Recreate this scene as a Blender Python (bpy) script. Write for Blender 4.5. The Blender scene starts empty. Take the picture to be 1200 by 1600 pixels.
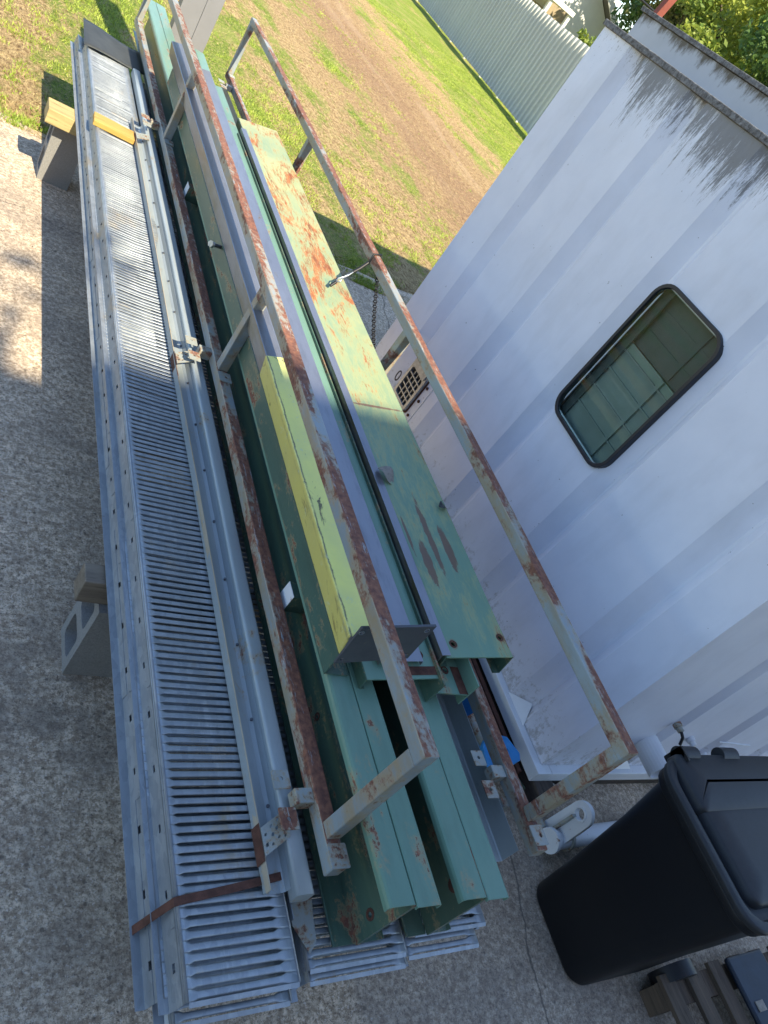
import bpy, bmesh, math, random
import numpy as np
from mathutils import Vector, Matrix, noise
from mathutils.geometry import tessellate_polygon
random.seed(7); rng = np.random.default_rng(7)
R = math.radians
sc = bpy.context.scene; COL = sc.collection

# ------------------------------------------------------------------ camera
H = 2.38
def cam_axes(roll, pitch, yaw):
    cy, sy, cp, sp = math.cos(yaw), math.sin(yaw), math.cos(pitch), math.sin(pitch)
    f = Vector((sy*cp, cy*cp, -sp)); r0 = Vector((cy, -sy, 0)); u0 = r0.cross(f)
    return r0*math.cos(roll)+u0*math.sin(roll), -r0*math.sin(roll)+u0*math.cos(roll), f
rx, ux, fx = cam_axes(0.70185749, 0.55044055, 0.75509129)
cd = bpy.data.cameras.new('camera'); cam = bpy.data.objects.new('camera', cd); COL.objects.link(cam)
cam.matrix_world = Matrix(((rx.x, ux.x, -fx.x, 0), (rx.y, ux.y, -fx.y, 0), (rx.z, ux.z, -fx.z, H), (0, 0, 0, 1)))
cd.sensor_fit = 'VERTICAL'; cd.sensor_height = 24; cd.lens = 24*1198.37/1600
cd.clip_start = 0.05; cd.clip_end = 900
sc.camera = cam
# ------------------------------------------------------------------ world, sun, exposure
LD = Vector((-0.10, 0.90, -1.0)).normalized()          # direction the sunlight travels
SE = math.asin(-LD.z); SA = math.atan2(-LD.x, -LD.y)   # elevation, azimuth clockwise from +Y
w = bpy.data.worlds.new("World"); sc.world = w; w.use_nodes = True
nt = w.node_tree; bg = nt.nodes['Background']
sky = nt.nodes.new('ShaderNodeTexSky'); sky.sky_type = 'NISHITA'; sky.sun_disc = False
sky.sun_elevation = SE; sky.sun_rotation = SA; sky.air_density = 1.0; sky.dust_density = 0.3; sky.ozone_density = 2.3
nt.links.new(sky.outputs[0], bg.inputs[0]); bg.inputs[1].default_value = 0.145
sd = bpy.data.lights.new('sun', 'SUN'); sd.energy = 4.8; sd.angle = R(0.5); sd.color = (1, .89, .68)
so = bpy.data.objects.new('sun', sd); COL.objects.link(so)
so.rotation_euler = LD.to_track_quat('-Z', 'Y').to_euler(); so.location = (0, -10, 20)
sc.view_settings.view_transform = 'Standard'; sc.view_settings.look = 'None'
sc.view_settings.gamma = 1; sc.view_settings.exposure = 1.25
sc.cycles.max_bounces = 6; sc.cycles.transparent_max_bounces = 12

# ------------------------------------------------------------------ node helpers
class NT:
    def __init__(s, name):
        s.m = bpy.data.materials.new(name); s.m.use_nodes = True; s.t = s.m.node_tree
        s.b = s.t.nodes['Principled BSDF']; s.o = s.t.nodes['Material Output']
        s.tc = s.t.nodes.new('ShaderNodeTexCoord'); s.geo = None
    def n(s, k): return s.t.nodes.new(k)
    def l(s, a, b): s.t.links.new(a, b)
    def pos(s):
        if not s.geo: s.geo = s.n('ShaderNodeNewGeometry')
        return s.geo.outputs['Position']
    def coord(s, scale=(1, 1, 1)):
        mp = s.n('ShaderNodeMapping'); mp.inputs['Scale'].default_value = scale
        s.l(s.pos(), mp.inputs['Vector']); return mp.outputs[0]
    def noise(s, scale, detail=5, stretch=(1, 1, 1), rough=.6, dist=0.):
        x = s.n('ShaderNodeTexNoise'); x.inputs['Scale'].default_value = scale; x.inputs['Detail'].default_value = detail
        x.inputs['Roughness'].default_value = rough; x.inputs['Distortion'].default_value = dist
        s.l(s.coord(stretch), x.inputs['Vector']); return x.outputs['Fac']
    def voro(s, scale, feature='F1', out='Distance', stretch=(1, 1, 1)):
        x = s.n('ShaderNodeTexVoronoi'); x.inputs['Scale'].default_value = scale; x.feature = feature
        s.l(s.coord(stretch), x.inputs['Vector']); return x.outputs[out]
    def ramp(s, f, a, b, c0=(0, 0, 0, 1), c1=(1, 1, 1, 1)):
        x = s.n('ShaderNodeValToRGB'); x.color_ramp.elements[0].position = a; x.color_ramp.elements[1].position = b
        x.color_ramp.elements[0].color = c0; x.color_ramp.elements[1].color = c1
        s.l(f, x.inputs[0]); return x.outputs[0]
    def ramps(s, f, stops, interp='LINEAR'):
        x = s.n('ShaderNodeValToRGB'); cr = x.color_ramp; cr.interpolation = interp
        while len(cr.elements) < len(stops): cr.elements.new(.5)
        for e, (p, c) in zip(cr.elements, stops):
            e.position = p; e.color = (*c, 1) if len(c) == 3 else c
        s.l(f, x.inputs[0]); return x.outputs[0]
    def mix(s, f, a, b, mode='MIX'):
        x = s.n('ShaderNodeMix'); x.data_type = 'RGBA'; x.blend_type = mode; x.clamp_factor = True
        for v, i in ((f, 0), (a, 6), (b, 7)):
            if isinstance(v, (int, float)): x.inputs[i].default_value = v if i == 0 else (v, v, v, 1)
            elif isinstance(v, (tuple, list)): x.inputs[i].default_value = (*v[:3], 1)
            else: s.l(v, x.inputs[i])
        return x.outputs[2]
    def math(s, op, a, b=0.):
        x = s.n('ShaderNodeMath'); x.operation = op; x.use_clamp = False
        for v, i in ((a, 0), (b, 1)):
            if isinstance(v, (int, float)): x.inputs[i].default_value = v
            else: s.l(v, x.inputs[i])
        return x.outputs[0]
    def xyz(s, i):
        x = s.n('ShaderNodeSeparateXYZ'); s.l(s.pos(), x.inputs[0]); return x.outputs[i]
    def nz(s):
        if not s.geo: s.pos()
        x = s.n('ShaderNodeSeparateXYZ'); s.l(s.geo.outputs['Normal'], x.inputs[0]); return x.outputs[2]
    def mapr(s, v, a, b, c=0., d=1.):
        x = s.n('ShaderNodeMapRange'); x.clamp = True
        s.l(v, x.inputs[0])
        for i, q in enumerate((a, b, c, d)): x.inputs[i+1].default_value = q
        return x.outputs[0]
    def bump(s, h, strength=.3, dist=.01):
        x = s.n('ShaderNodeBump'); x.inputs['Strength'].default_value = strength; x.inputs['Distance'].default_value = dist
        s.l(h, x.inputs['Height']); s.l(x.outputs[0], s.b.inputs['Normal']); return x
    def done(s, col=None, rough=None, metal=None, spec=None):
        for v, k in ((col, 'Base Color'), (rough, 'Roughness'), (metal, 'Metallic'), (spec, 'Specular IOR Level')):
            if v is None: continue
            if isinstance(v, (int, float)): s.b.inputs[k].default_value = v
            elif isinstance(v, (tuple, list)): s.b.inputs[k].default_value = (*v[:3], 1)
            else: s.l(v, s.b.inputs[k])
        return s.m

def rusty(name, base, base2, amount=.55, width=.06, top=0., scale=9, stretch=(1, .25, 1), metal=0., rough=.42, rustc=((.115, .048, .036), (.27, .115, .065)), flank=None, grime=.25):
    """painted steel: two-tone paint, chipped to rust where a stretched noise is high"""
    s = NT(name)
    f = s.noise(scale, 8, stretch, .68, .3)
    f2 = s.noise(scale*5, 5, (1, 1, 1), .7)
    g = s.math('ADD', s.math('MULTIPLY', f, .75), s.math('MULTIPLY', f2, .25))
    if top: g = s.math('ADD', g, s.math('MULTIPLY', s.mapr(s.nz(), .2, .9), top))
    mask = s.ramp(g, amount, amount+width)
    edge = s.ramp(g, amount-.05, amount)
    paint = s.mix(s.ramp(s.noise(3.1, 4, (1, .4, 1)), .35, .65), base, base2)
    gr = s.noise(26, 6, (1, .2, 1), .7)
    paint = s.mix(s.math('MULTIPLY', s.ramp(gr, .5, .75), grime), paint, tuple(c*.35 for c in base))
    paint = s.mix(s.math('MULTIPLY', edge, .55), paint, (.34, .25, .13))
    if flank: paint = s.mix(s.math('MULTIPLY', s.mapr(s.nz(), .7, .3), s.ramp(s.noise(5, 7, (1, .35, 1), .75), .46, .64)), paint, flank)  # side faces tinted: rust-stain tan, with warm bounce light painted in
    rust = s.mix(s.ramp(s.noise(60, 5), .35, .7), *rustc)
    rust = s.mix(s.ramp(s.noise(24, 8, (2.5, .35, 1), .8), .56, .66), rust, tuple(q*1.25 for q in base))
    col = s.mix(mask, paint, rust)
    s.bump(s.math('ADD', s.math('MULTIPLY', mask, -.5), s.math('MULTIPLY', s.noise(90, 4), .5)), .35, .0025)
    return s.done(col, s.mix(mask, rough, .85), metal, .45)

def flat(name, col, rough=.6, metal=0., var=.25, scale=12, stretch=(1, 1, 1), bump=.2, spec=.4):
    s = NT(name)
    c2 = tuple(c*(1-var) for c in col)
    c = s.mix(s.ramp(s.noise(scale, 6, stretch, .65), .35, .68), col, c2)
    s.bump(s.noise(scale*6, 5, stretch), bump, .003)
    return s.done(c, rough, metal, spec)

M = {}
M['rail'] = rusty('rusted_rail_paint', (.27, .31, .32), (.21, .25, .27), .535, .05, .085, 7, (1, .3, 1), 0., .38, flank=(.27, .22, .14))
M['kick'] = rusty('pale_rail_paint', (.33, .37, .38), (.27, .31, .33), .63, .03, .0, 8, (1, .35, 1), .15, .38)
M['green'] = rusty('green_beam_paint', (.060, .120, .090), (.075, .115, .080), .585, .025, 0, 14, (1, .35, 1), 0., .36, grime=.35)  # for webs and side faces: grimy, their shade darkened into the paint
M['green2'] = rusty('light_green_paint', (.150, .265, .205), (.125, .225, .165), .61, .02, 0, 10, (1, .3, 1), 0., .36, grime=.25)
M['rust'] = flat('dark_rust', (.115, .048, .032), .88, 0, .55, 30, bump=.5)
M['bracket'] = rusty('rusted_bracket_paint', (.33, .35, .33), (.26, .28, .26), .53, .05, .0, 16, (1, 1, 1), 0., .42)
M['darksteel'] = rusty('dull_steel_plate', (.115, .12, .13), (.085, .088, .10), .66, .05, 0, 9, (1, 1, 1), .35, .5)
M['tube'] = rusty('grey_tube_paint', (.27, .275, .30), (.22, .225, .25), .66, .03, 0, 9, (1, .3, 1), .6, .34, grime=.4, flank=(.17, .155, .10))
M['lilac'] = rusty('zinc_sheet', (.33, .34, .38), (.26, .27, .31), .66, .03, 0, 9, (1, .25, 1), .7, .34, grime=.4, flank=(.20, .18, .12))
M['blue'] = flat('blue_paint', (.03, .24, .56), .4, 0, .25, 8)
M['post'] = flat('grey_post_paint', (.21, .21, .215), .45, 0, .08, 5, bump=.05)
M['black'] = flat('black_part', (.012, .012, .014), .5, 0, .2, 20)
M['mat'] = flat('dark_sheet', (.055, .06, .06), .6, .1, .45, 7)
M['greenplate'] = None
# worn pale green plate with orange scratches
s = NT('worn_green_plate')
f = s.noise(4.2, 9, (1.5, .45, 1), .72, .8)
f = s.math('ADD', s.math('MULTIPLY', f, .62), s.math('MULTIPLY', s.noise(30, 6, (2.5, .35, 1), .75, 1.5), .38))
f = s.math('ADD', f, s.mapr(s.xyz(1), 1.6, 3.0, -.035, .045))
mask = s.ramp(f, .535, .60); haze_ = s.ramp(f, .45, .57)
paint = s.mix(s.ramp(s.noise(2.4, 5, (1, .6, 1)), .35, .7), (.165, .285, .205), (.135, .225, .150))
paint = s.mix(s.math('MULTIPLY', s.mapr(s.xyz(1), 1.9, 3.2), s.ramp(s.noise(1.6, 4), .38, .58)), paint, (.33, .36, .19))  # yellowed towards the far end: warm sunlight painted into the plate colour
paint = s.mix(s.math('MULTIPLY', haze_, .65), paint, (.40, .39, .17))
rust = s.mix(s.ramp(s.noise(40, 5, (1, .3, 1)), .35, .7), (.17, .06, .03), (.46, .17, .06))
col = s.mix(mask, paint, rust)
# three long rust bruises near the camera end
def blob(s, cx, cy, rx_, ry_, jag=.5):
    dx = s.math('DIVIDE', s.math('SUBTRACT', s.xyz(0), cx), rx_); dy = s.math('DIVIDE', s.math('SUBTRACT', s.xyz(1), cy), ry_)
    d = s.math('ADD', s.math('MULTIPLY', dx, dx), s.math('MULTIPLY', dy, dy))
    d = s.math('ADD', d, s.math('MULTIPLY', s.math('SUBTRACT', s.noise(30, 8, (2.2, .45, 1), .8, .8), .5), 7.5*jag))
    return s.ramp(d, .75, 1.15, (1, 1, 1, 1), (0, 0, 0, 1))
for cx, cy, a, b_ in ((1.755, 1.60, .013, .20), (1.705, 1.48, .018, .10), (1.815, 1.55, .018, .11), (1.76, 2.32, .14, .008), (1.665, 1.6, .006, .1)):
    col = s.mix(s.math('MULTIPLY', blob(s, cx, cy, a, b_), .85), col, (.15, .075, .055))
# rust halos round bolt holes
for cx, cy in ((1.674, 1.14), (1.872, 1.166)):
    col = s.mix(s.math('MULTIPLY', blob(s, cx, cy, .018, .020, .3), .6), col, (.22, .12, .06))
s.bump(s.math('ADD', s.math('MULTIPLY', mask, -.4), s.noise(70, 4)), .3, .002)
M['greenplate'] = s.done(col, s.mix(mask, .4, .8), 0., .4)
# yellow paint with black scuffs
s = NT('yellow_paint')
p = s.mix(s.ramp(s.noise(6, 5), .35, .7), (.84, .82, .25), (.70, .70, .27))
p = s.mix(s.ramp(s.noise(16, 9, (1, .35, 1), .75, 1.2), .60, .64), p, (.16, .15, .09))
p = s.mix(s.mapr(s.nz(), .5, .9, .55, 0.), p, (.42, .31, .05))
ed = s.ramp(s.math('ABSOLUTE', s.math('SUBTRACT', s.math('ADD', s.xyz(0), s.math('MULTIPLY', s.math('SUBTRACT', s.noise(14, 7, (1, .6, 1), .8), .5), .020)), 1.1885)), .0008, .0022, (1, 1, 1, 1), (0, 0, 0, 1))
p = s.mix(s.math('MULTIPLY', s.math('MULTIPLY', ed, s.mapr(s.xyz(2), 1.028, 1.040)), s.ramp(s.noise(9, 5), .38, .50)), p, (.09, .09, .085))
p = s.mix(s.math('MULTIPLY', s.ramp(s.noise(28, 8, (1, .6, 1), .8), .58, .64), .5), p, (.55, .62, .42))
s.bump(s.noise(50, 6), .4, .002); M['yellow'] = s.done(p, .45, 0, .4)
# galvanised steel
s = NT('galvanised_steel')
v = s.voro(55, 'F1', 'Color', (1, .6, 1)); bw = s.n('ShaderNodeRGBToBW'); s.l(v, bw.inputs[0])
c = s.mix(bw.outputs[0], (.27, .30, .325), (.37, .40, .425))
c = s.mix(s.math('MULTIPLY', s.ramp(s.noise(5, 7, (1, .25, 1), .7), .45, .72), .6), c, (.19, .21, .225))
c = s.mix(s.math('MULTIPLY', s.ramp(s.noise(3.5, 6, (1, .8, 1), .7), .58, .72), .6), c, (.46, .33, .14))
c = s.mix(s.math('MULTIPLY', s.ramp(s.noise(9, 8, (1.5, .2, 1), .8), .56, .64), .4), c, (.52, .54, .56))
c = s.mix(s.math('MULTIPLY', s.ramp(s.noise(45, 7, (.6, 1.4, 1), .75), .63, .70), .6), c, (.16, .13, .12))
s.bump(s.noise(60, 4), .15, .001)
M['galv'] = s.done(c, s.mapr(s.noise(12, 5), .3, .7, .42, .62), .6, .5)
# wood
def wood(name, a, b, st, rough=.75):
    s = NT(name); st2 = tuple(st)
    g = s.noise(16, 9, st2, .7, .6); c = s.mix(s.ramp(g, .36, .64), a, b)
    c = s.mix(s.math('MULTIPLY', s.ramp(s.noise(45, 6, st2, .8), .56, .62), .6), c, tuple(q*.35 for q in b))
    s.bump(g, .5, .004); return s.done(c, rough, 0, .25)
M['wood_old'] = wood('weathered_timber', (.23, .19, .14), (.14, .115, .09), (.15, 2, 2))
M['wood_new'] = wood('treated_timber', (.47, .37, .17), (.36, .27, .12), (.15, 2, 2))
M['wood_gold'] = wood('golden_stud', (.55, .36, .10), (.40, .24, .06), (.15, 2, 2), .55)
M['wood_dark'] = wood('dark_pallet_wood', (.13, .095, .065), (.065, .048, .036), (2, .15, 2))
M['wood_skid'] = wood('dark_skid_timber', (.08, .062, .05), (.04, .033, .028), (2, .2, 2))
# concrete block
s = NT('block_concrete'); f = s.noise(140, 6, rough=.75)
c = s.mix(s.ramp(f, .35, .65), (.27, .265, .25), (.19, .185, .175)); c = s.mix(s.math('MULTIPLY', s.ramp(s.noise(7, 5), .5, .75), .4), c, (.16, .15, .14))
s.bump(f, .8, .004); M['block'] = s.done(c, .92, 0, .2)
# white container paint with mildew running down from the rim
s = NT('white_container_paint')
c = s.mix(s.ramp(s.noise(2.2, 5), .35, .7), (.69, .71, .79), (.61, .635, .72))
st = s.noise(20, 9, (1, 1, .09), .8, .5); st2 = s.noise(105, 7, (1, 1, .14), .85)
stt = s.math('ADD', s.math('MULTIPLY', st, .5), s.math('MULTIPLY', st2, .5))
patch = s.noise(1.9, 2, (1, 1, .05))
g = s.math('ADD', stt, s.math('ADD', s.mapr(s.xyz(2), 2.05, 2.60, -.24, .095), s.mapr(s.xyz(1), 4.0, 3.5, -.12, 0))); g = s.math('ADD', g, s.math('MULTIPLY', s.math('SUBTRACT', patch, .5), .55))
c = s.mix(s.math('MULTIPLY', s.ramp(g, .535, .60), .86), c, (.085, .085, .095))
fl = s.noise(55, 8, (1, 1, .6), .8); g2 = s.math('ADD', fl, s.mapr(s.xyz(2), 1.9, 2.60, -.25, .06))
c = s.mix(s.math('MULTIPLY', s.ramp(g2, .60, .64), .6), c, (.15, .14, .14))
c = s.mix(s.math('MULTIPLY', s.ramp(s.noise(34, 3), .735, .75), .8), c, (.09, .085, .09))
c = s.mix(s.math('MULTIPLY', s.ramp(s.noise(5, 6, (1, 1, .3)), .52, .75), .30), c, (.42, .43, .47))
sp = s.math('ADD', s.noise(26, 8, (1, 1, .8), .8), s.mapr(s.xyz(2), .17, .55, .06, -.2)); c = s.mix(s.math('MULTIPLY', s.ramp(sp, .50, .62), .55), c, (.20, .17, .14))
s.bump(s.math('ADD', s.noise(2.6, 3), s.math('MULTIPLY', s.noise(60, 3), .02)), .30, .03); M['cont'] = s.done(c, .38, 0., .45)
s = NT('white_part_paint')
c = s.mix(s.ramp(s.noise(5, 5), .35, .7), (.68, .70, .72), (.60, .62, .65)); c = s.mix(s.ramp(s.noise(24, 8, rough=.75), .64, .68), c, (.22, .11, .05))
s.bump(s.noise(40, 4), .2, .002); M['white'] = s.done(c, .42, 0, .45)
s = NT('mildewed_rim')
c = s.mix(s.ramp(s.noise(40, 8, rough=.8), .36, .60), (.26, .26, .26), (.06, .055, .05)); s.bump(s.noise(60, 6), .6, .004)
M['rim'] = s.done(c, .8, 0, .3)
s = NT('mildewed_hood')
c = s.mix(s.ramp(s.noise(2, 5), .35, .7), (.44, .46, .50), (.37, .39, .42))
g = s.math('ADD', s.noise(9, 8, (1, 1, .4), .75), s.mapr(s.xyz(2), 2.66, 2.77, -.16, .17))
c = s.mix(s.ramp(g, .50, .64), c, (.10, .085, .065)); M['hood'] = s.done(c, .55, 0, .4)
M['oxide'] = flat('red_oxide_post', (.25, .06, .035), .7, 0, .4, 9)
M['rubber'] = flat('window_gasket', (.016, .018, .026), .45, 0, .2, 20)
M['bin'] = flat('black_bin_plastic', (.0045, .0055, .008), .47, 0, .15, 30, bump=.12, spec=.35)
M['lid'] = flat('black_lid_plastic', (.020, .022, .026), .55, 0, .2, 30, bump=.12, spec=.4)
M['tin'] = flat('weathered_chrome', (.42, .45, .48), .3, .7, .4, 30)
M['ink'] = flat('marker_ink', (.02, .018, .03), .6)
M['blind'] = flat('pale_blind', (.30, .325, .30), .7, 0, .2, 4, (1, 1, 1))
M['inner'] = flat('interior_panel', (.12, .13, .13), .7, 0, .3, 3)
M['navy'] = flat('navy_steel', (.008, .016, .035), .5, .1, .5, 8)
M['leaf_dry'] = flat('dry_leaf', (.30, .27, .23), .8, 0, .4, 60)
M['bark'] = flat('bark', (.12, .095, .07), .9, 0, .5, 20, bump=.8)
M['housewall'] = flat('house_siding', (.72, .71, .66), .6, 0, .06, 3)
M['soffit'] = flat('soffit', (.45, .43, .35), .7, 0, .1, 3)
M['roofing'] = flat('roofing', (.16, .15, .14), .85, 0, .3, 8)
M['tan'] = flat('tan_stucco', (.34, .27, .17), .8, 0, .2, 6)
# fence steel
s = NT('fence_steel')
c = s.mix(s.ramp(s.noise(1.2, 4, (1, 1, .2)), .35, .7), (.52, .52, .47), (.46, .46, .42)); M['fence'] = s.done(c, .45, .0, .4)
# glass: thin tinted pane
m = bpy.data.materials.new('tinted_glass'); m.use_nodes = True; t = m.node_tree; t.nodes.remove(t.nodes['Principled BSDF'])
tr = t.nodes.new('ShaderNodeBsdfTransparent'); tr.inputs[0].default_value = (.84, .90, .885, 1)
gl = t.nodes.new('ShaderNodeBsdfGlossy'); gl.inputs['Roughness'].default_value = .02; gl.inputs[0].default_value = (.9, 1, .97, 1)
fr = t.nodes.new('ShaderNodeFresnel'); fr.inputs[0].default_value = 1.22; mx = t.nodes.new('ShaderNodeMixShader')
t.links.new(fr.outputs[0], mx.inputs[0]); t.links.new(tr.outputs[0], mx.inputs[1]); t.links.new(gl.outputs[0], mx.inputs[2]); t.links.new(mx.outputs[0], t.nodes['Material Output'].inputs[0])
M['glass'] = m
# ground materials
s = NT('aggregate_concrete')
f1 = s.noise(38, 10, rough=.84); f2 = s.noise(15, 8, rough=.8); v1 = s.voro(95); v2 = s.voro(34)
big = s.noise(1.2, 6, rough=.65); med = s.noise(4.5, 7, rough=.7)
c = s.mix(s.ramp(f1, .45, .56), (.35, .255, .17), (.90, .74, .55))
c = s.mix(s.ramp(f2, .44, .58), s.mix(.4, c, (.33, .26, .19)), c)
c = s.mix(s.ramp(s.noise(105, 5, rough=.75), .40, .47), s.mix(.65, c, (.075, .055, .045)), c)
c = s.mix(s.ramp(s.noise(85, 4, rough=.7), .58, .64), c, s.mix(.6, c, (.88, .80, .70)))
vc = s.voro(34, 'F1', 'Color'); vb = s.n('ShaderNodeRGBToBW'); s.l(vc, vb.inputs[0])
edge_ = s.math('ADD', v2, s.math('MULTIPLY', s.math('SUBTRACT', f1, .5), .5))
peb = s.math('MULTIPLY', s.ramp(edge_, .16, .26, (1, 1, 1, 1), (0, 0, 0, 1)), s.ramp(vb.outputs[0], .66, .70))
c = s.mix(s.math('MULTIPLY', peb, .75), c, s.mix(vb.outputs[0], (.22, .13, .08), (.10, .085, .07)))
c = s.mix(s.math('MULTIPLY', s.ramp(med, .47, .63), .34), c, (.20, .16, .13))
c = s.mix(s.math('MULTIPLY', s.ramp(big, .47, .62), .42), c, (.17, .145, .125))
c = s.mix(s.math('MULTIPLY', s.ramp(s.noise(8, 9, rough=.85), .56, .68), .5), c, (.74, .65, .54))
wv = s.n('ShaderNodeTexVoronoi'); wv.feature = 'DISTANCE_TO_EDGE'; wv.inputs['Scale'].default_value = .36
nv = s.n('ShaderNodeTexNoise'); nv.inputs['Scale'].default_value = 2.2; nv.inputs['Detail'].default_value = 8; s.l(s.coord(), nv.inputs['Vector'])
va = s.n('ShaderNodeVectorMath'); va.operation = 'ADD'; vm = s.n('ShaderNodeVectorMath'); vm.operation = 'SCALE'; vm.inputs['Scale'].default_value = .5
s.l(nv.outputs['Color'], vm.inputs[0]); s.l(s.coord(), va.inputs[0]); s.l(vm.outputs[0], va.inputs[1]); s.l(va.outputs[0], wv.inputs['Vector'])
crack = s.math('MULTIPLY', s.ramp(wv.outputs['Distance'], .0, .0028, (1, 1, 1, 1), (0, 0, 0, 1)), s.ramp(s.noise(1.1, 3), .45, .6))
c = s.mix(s.math('MULTIPLY', crack, .6), c, (.06, .05, .045))
s.bump(s.math('ADD', s.math('ADD', f1, s.math('MULTIPLY', f2, .8)), s.math('MULTIPLY', crack, -1.)), .9, .008)
lx = s.math('ADD', s.xyz(0), s.math('MULTIPLY', s.math('SUBTRACT', s.noise(3.5, 6), .5), .10)); lx = s.math('SUBTRACT', lx, s.math('MULTIPLY', s.xyz(1), .21))
jt = s.ramps(s.mapr(lx, 2.40, 2.52), [(0, (0, 0, 0)), (.44, (0, 0, 0)), (.49, (1, 1, 1)), (.51, (1, 1, 1)), (.56, (0, 0, 0)), (1, (0, 0, 0))])
c = s.mix(s.math('MULTIPLY', jt, .8), c, (.05, .04, .03))
slab = s.math('MULTIPLY', s.mapr(s.math('ADD', s.xyz(0), s.math('MULTIPLY', s.math('SUBTRACT', med, .5), .12)), 1.66, 1.71), s.mapr(s.xyz(1), 1.2, .9))
c = s.mix(s.math('MULTIPLY', slab, .35), c, (.20, .185, .175))
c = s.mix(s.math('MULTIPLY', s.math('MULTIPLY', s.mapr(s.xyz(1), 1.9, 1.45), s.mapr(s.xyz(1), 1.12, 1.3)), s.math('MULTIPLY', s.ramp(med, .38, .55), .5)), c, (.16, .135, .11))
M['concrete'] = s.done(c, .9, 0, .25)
def grass_mask(s):
    """bands that run along the ruts (world Y) and depend on world X"""
    xx = s.math('ADD', s.xyz(0), s.math('MULTIPLY', s.math('SUBTRACT', s.noise(.45, 4, (1, .35, 1)), .5), 1.6))
    x01 = s.mapr(xx, -6, 18)
    def P(v): return (v+6)/24
    k = lambda v: (v, v, v)
    band = s.ramps(x01, [(P(-6), k(.45)), (P(-.3), k(.38)), (P(.35), k(.30)), (P(.9), k(.52)), (P(2.0), k(.58)), (P(3.8), k(.46)), (P(4.6), k(.30)), (P(5.4), k(.44)), (P(6.2), k(.28)), (P(7.2), k(.06)), (P(8.1), k(.10)), (P(8.8), k(.38)), (P(9.8), k(.30)), (P(10.8), k(.62)), (P(14.), k(.72)), (P(18), k(.6))])
    n1 = s.math('ADD', s.math('MULTIPLY', s.noise(1.3, 8, (1, .35, 1), .74), .7), s.math('MULTIPLY', s.noise(7, 7, (1, .5, 1), .8), .3))
    return s.math('ADD', s.math('MULTIPLY', band, 1.), s.math('MULTIPLY', s.math('SUBTRACT', n1, .5), 3.0))
s = NT('yard_soil')
gm = grass_mask(s)
fine = s.noise(20, 10, (1.5, .6, 1), .84)
tanc = s.mix(s.ramp(fine, .42, .58), (.20, .12, .055), (.60, .44, .22))
xs = s.mapr(s.xyz(0), 4.4, 6.6); xs2 = s.mapr(s.xyz(0), 7.3, 9.6, 1, 0)
tanc = s.mix(s.math('MULTIPLY', s.math('MULTIPLY', xs, xs2), s.ramp(s.noise(.9, 5, (1, .3, 1)), .25, .48)), tanc, s.mix(s.ramp(fine, .40, .62), (.19, .115, .065), (.42, .27, .15)))
rut = s.math('MULTIPLY', s.ramp(s.noise(2.2, 5, (1, .10, 1), .6), .52, .62), s.math('MULTIPLY', s.mapr(s.xyz(0), 6.4, 7.1), s.mapr(s.xyz(0), 8.2, 9.2, 1, 0)))
tanc = s.mix(s.math('MULTIPLY', rut, .3), tanc, (.50, .36, .24))
grc = s.mix(s.ramp(s.noise(24, 9, (1.3, .8, 1), .84), .42, .58), (.075, .13, .018), (.30, .36, .055))
grc = s.mix(s.ramp(s.noise(1.1, 4), .45, .7), grc, s.mix(.5, grc, (.40, .38, .12)))
c = s.mix(s.ramp(gm, .36, .60), tanc, grc)
s.bump(s.math('ADD', fine, s.noise(9, 6)), 1., .04)
M['soil'] = s.done(c, .95, 0, .15)
s = NT('grass_blade'); c = s.mix(s.ramp(s.noise(2.5, 6, rough=.7), .35, .65), (.14, .22, .02), (.38, .44, .07)); c = s.mix(s.ramp(s.noise(30, 3), .60, .66), c, (.52, .44, .20))
s.b.inputs['Transmission Weight'].default_value = 0; M['grass'] = s.done(c, .6, 0, .25)
M['gritstone'] = flat('grit_stone', (.34, .28, .22), .9, 0, .75, 14)
M['straw'] = flat('straw', (.55, .42, .20), .8, 0, .6, 9)
def leafmat(name, a, b, c3):
    s = NT(name); c = s.mix(s.ramp(s.noise(.55, 5, rough=.7), .38, .62), a, b); c = s.mix(s.ramp(s.noise(6, 4), .60, .68), c, c3)
    d = s.n('ShaderNodeBsdfTranslucent'); s.l(c, d.inputs[0]); mx = s.n('ShaderNodeMixShader'); mx.inputs[0].default_value = .35
    s.done(c, .5, 0, .3); s.l(s.b.outputs[0], mx.inputs[1]); s.l(d.outputs[0], mx.inputs[2]); s.l(mx.outputs[0], s.o.inputs[0]); return s.m
M['leafA'] = leafmat('yellow_green_leaves', (.13, .21, .04), (.34, .38, .06), (.52, .48, .10))
M['leafB'] = leafmat('dark_green_leaves', (.05, .11, .03), (.13, .21, .045), (.26, .30, .08))
M['leafC'] = leafmat('olive_leaves', (.16, .19, .07), (.36, .34, .13), (.42, .34, .18))

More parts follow.
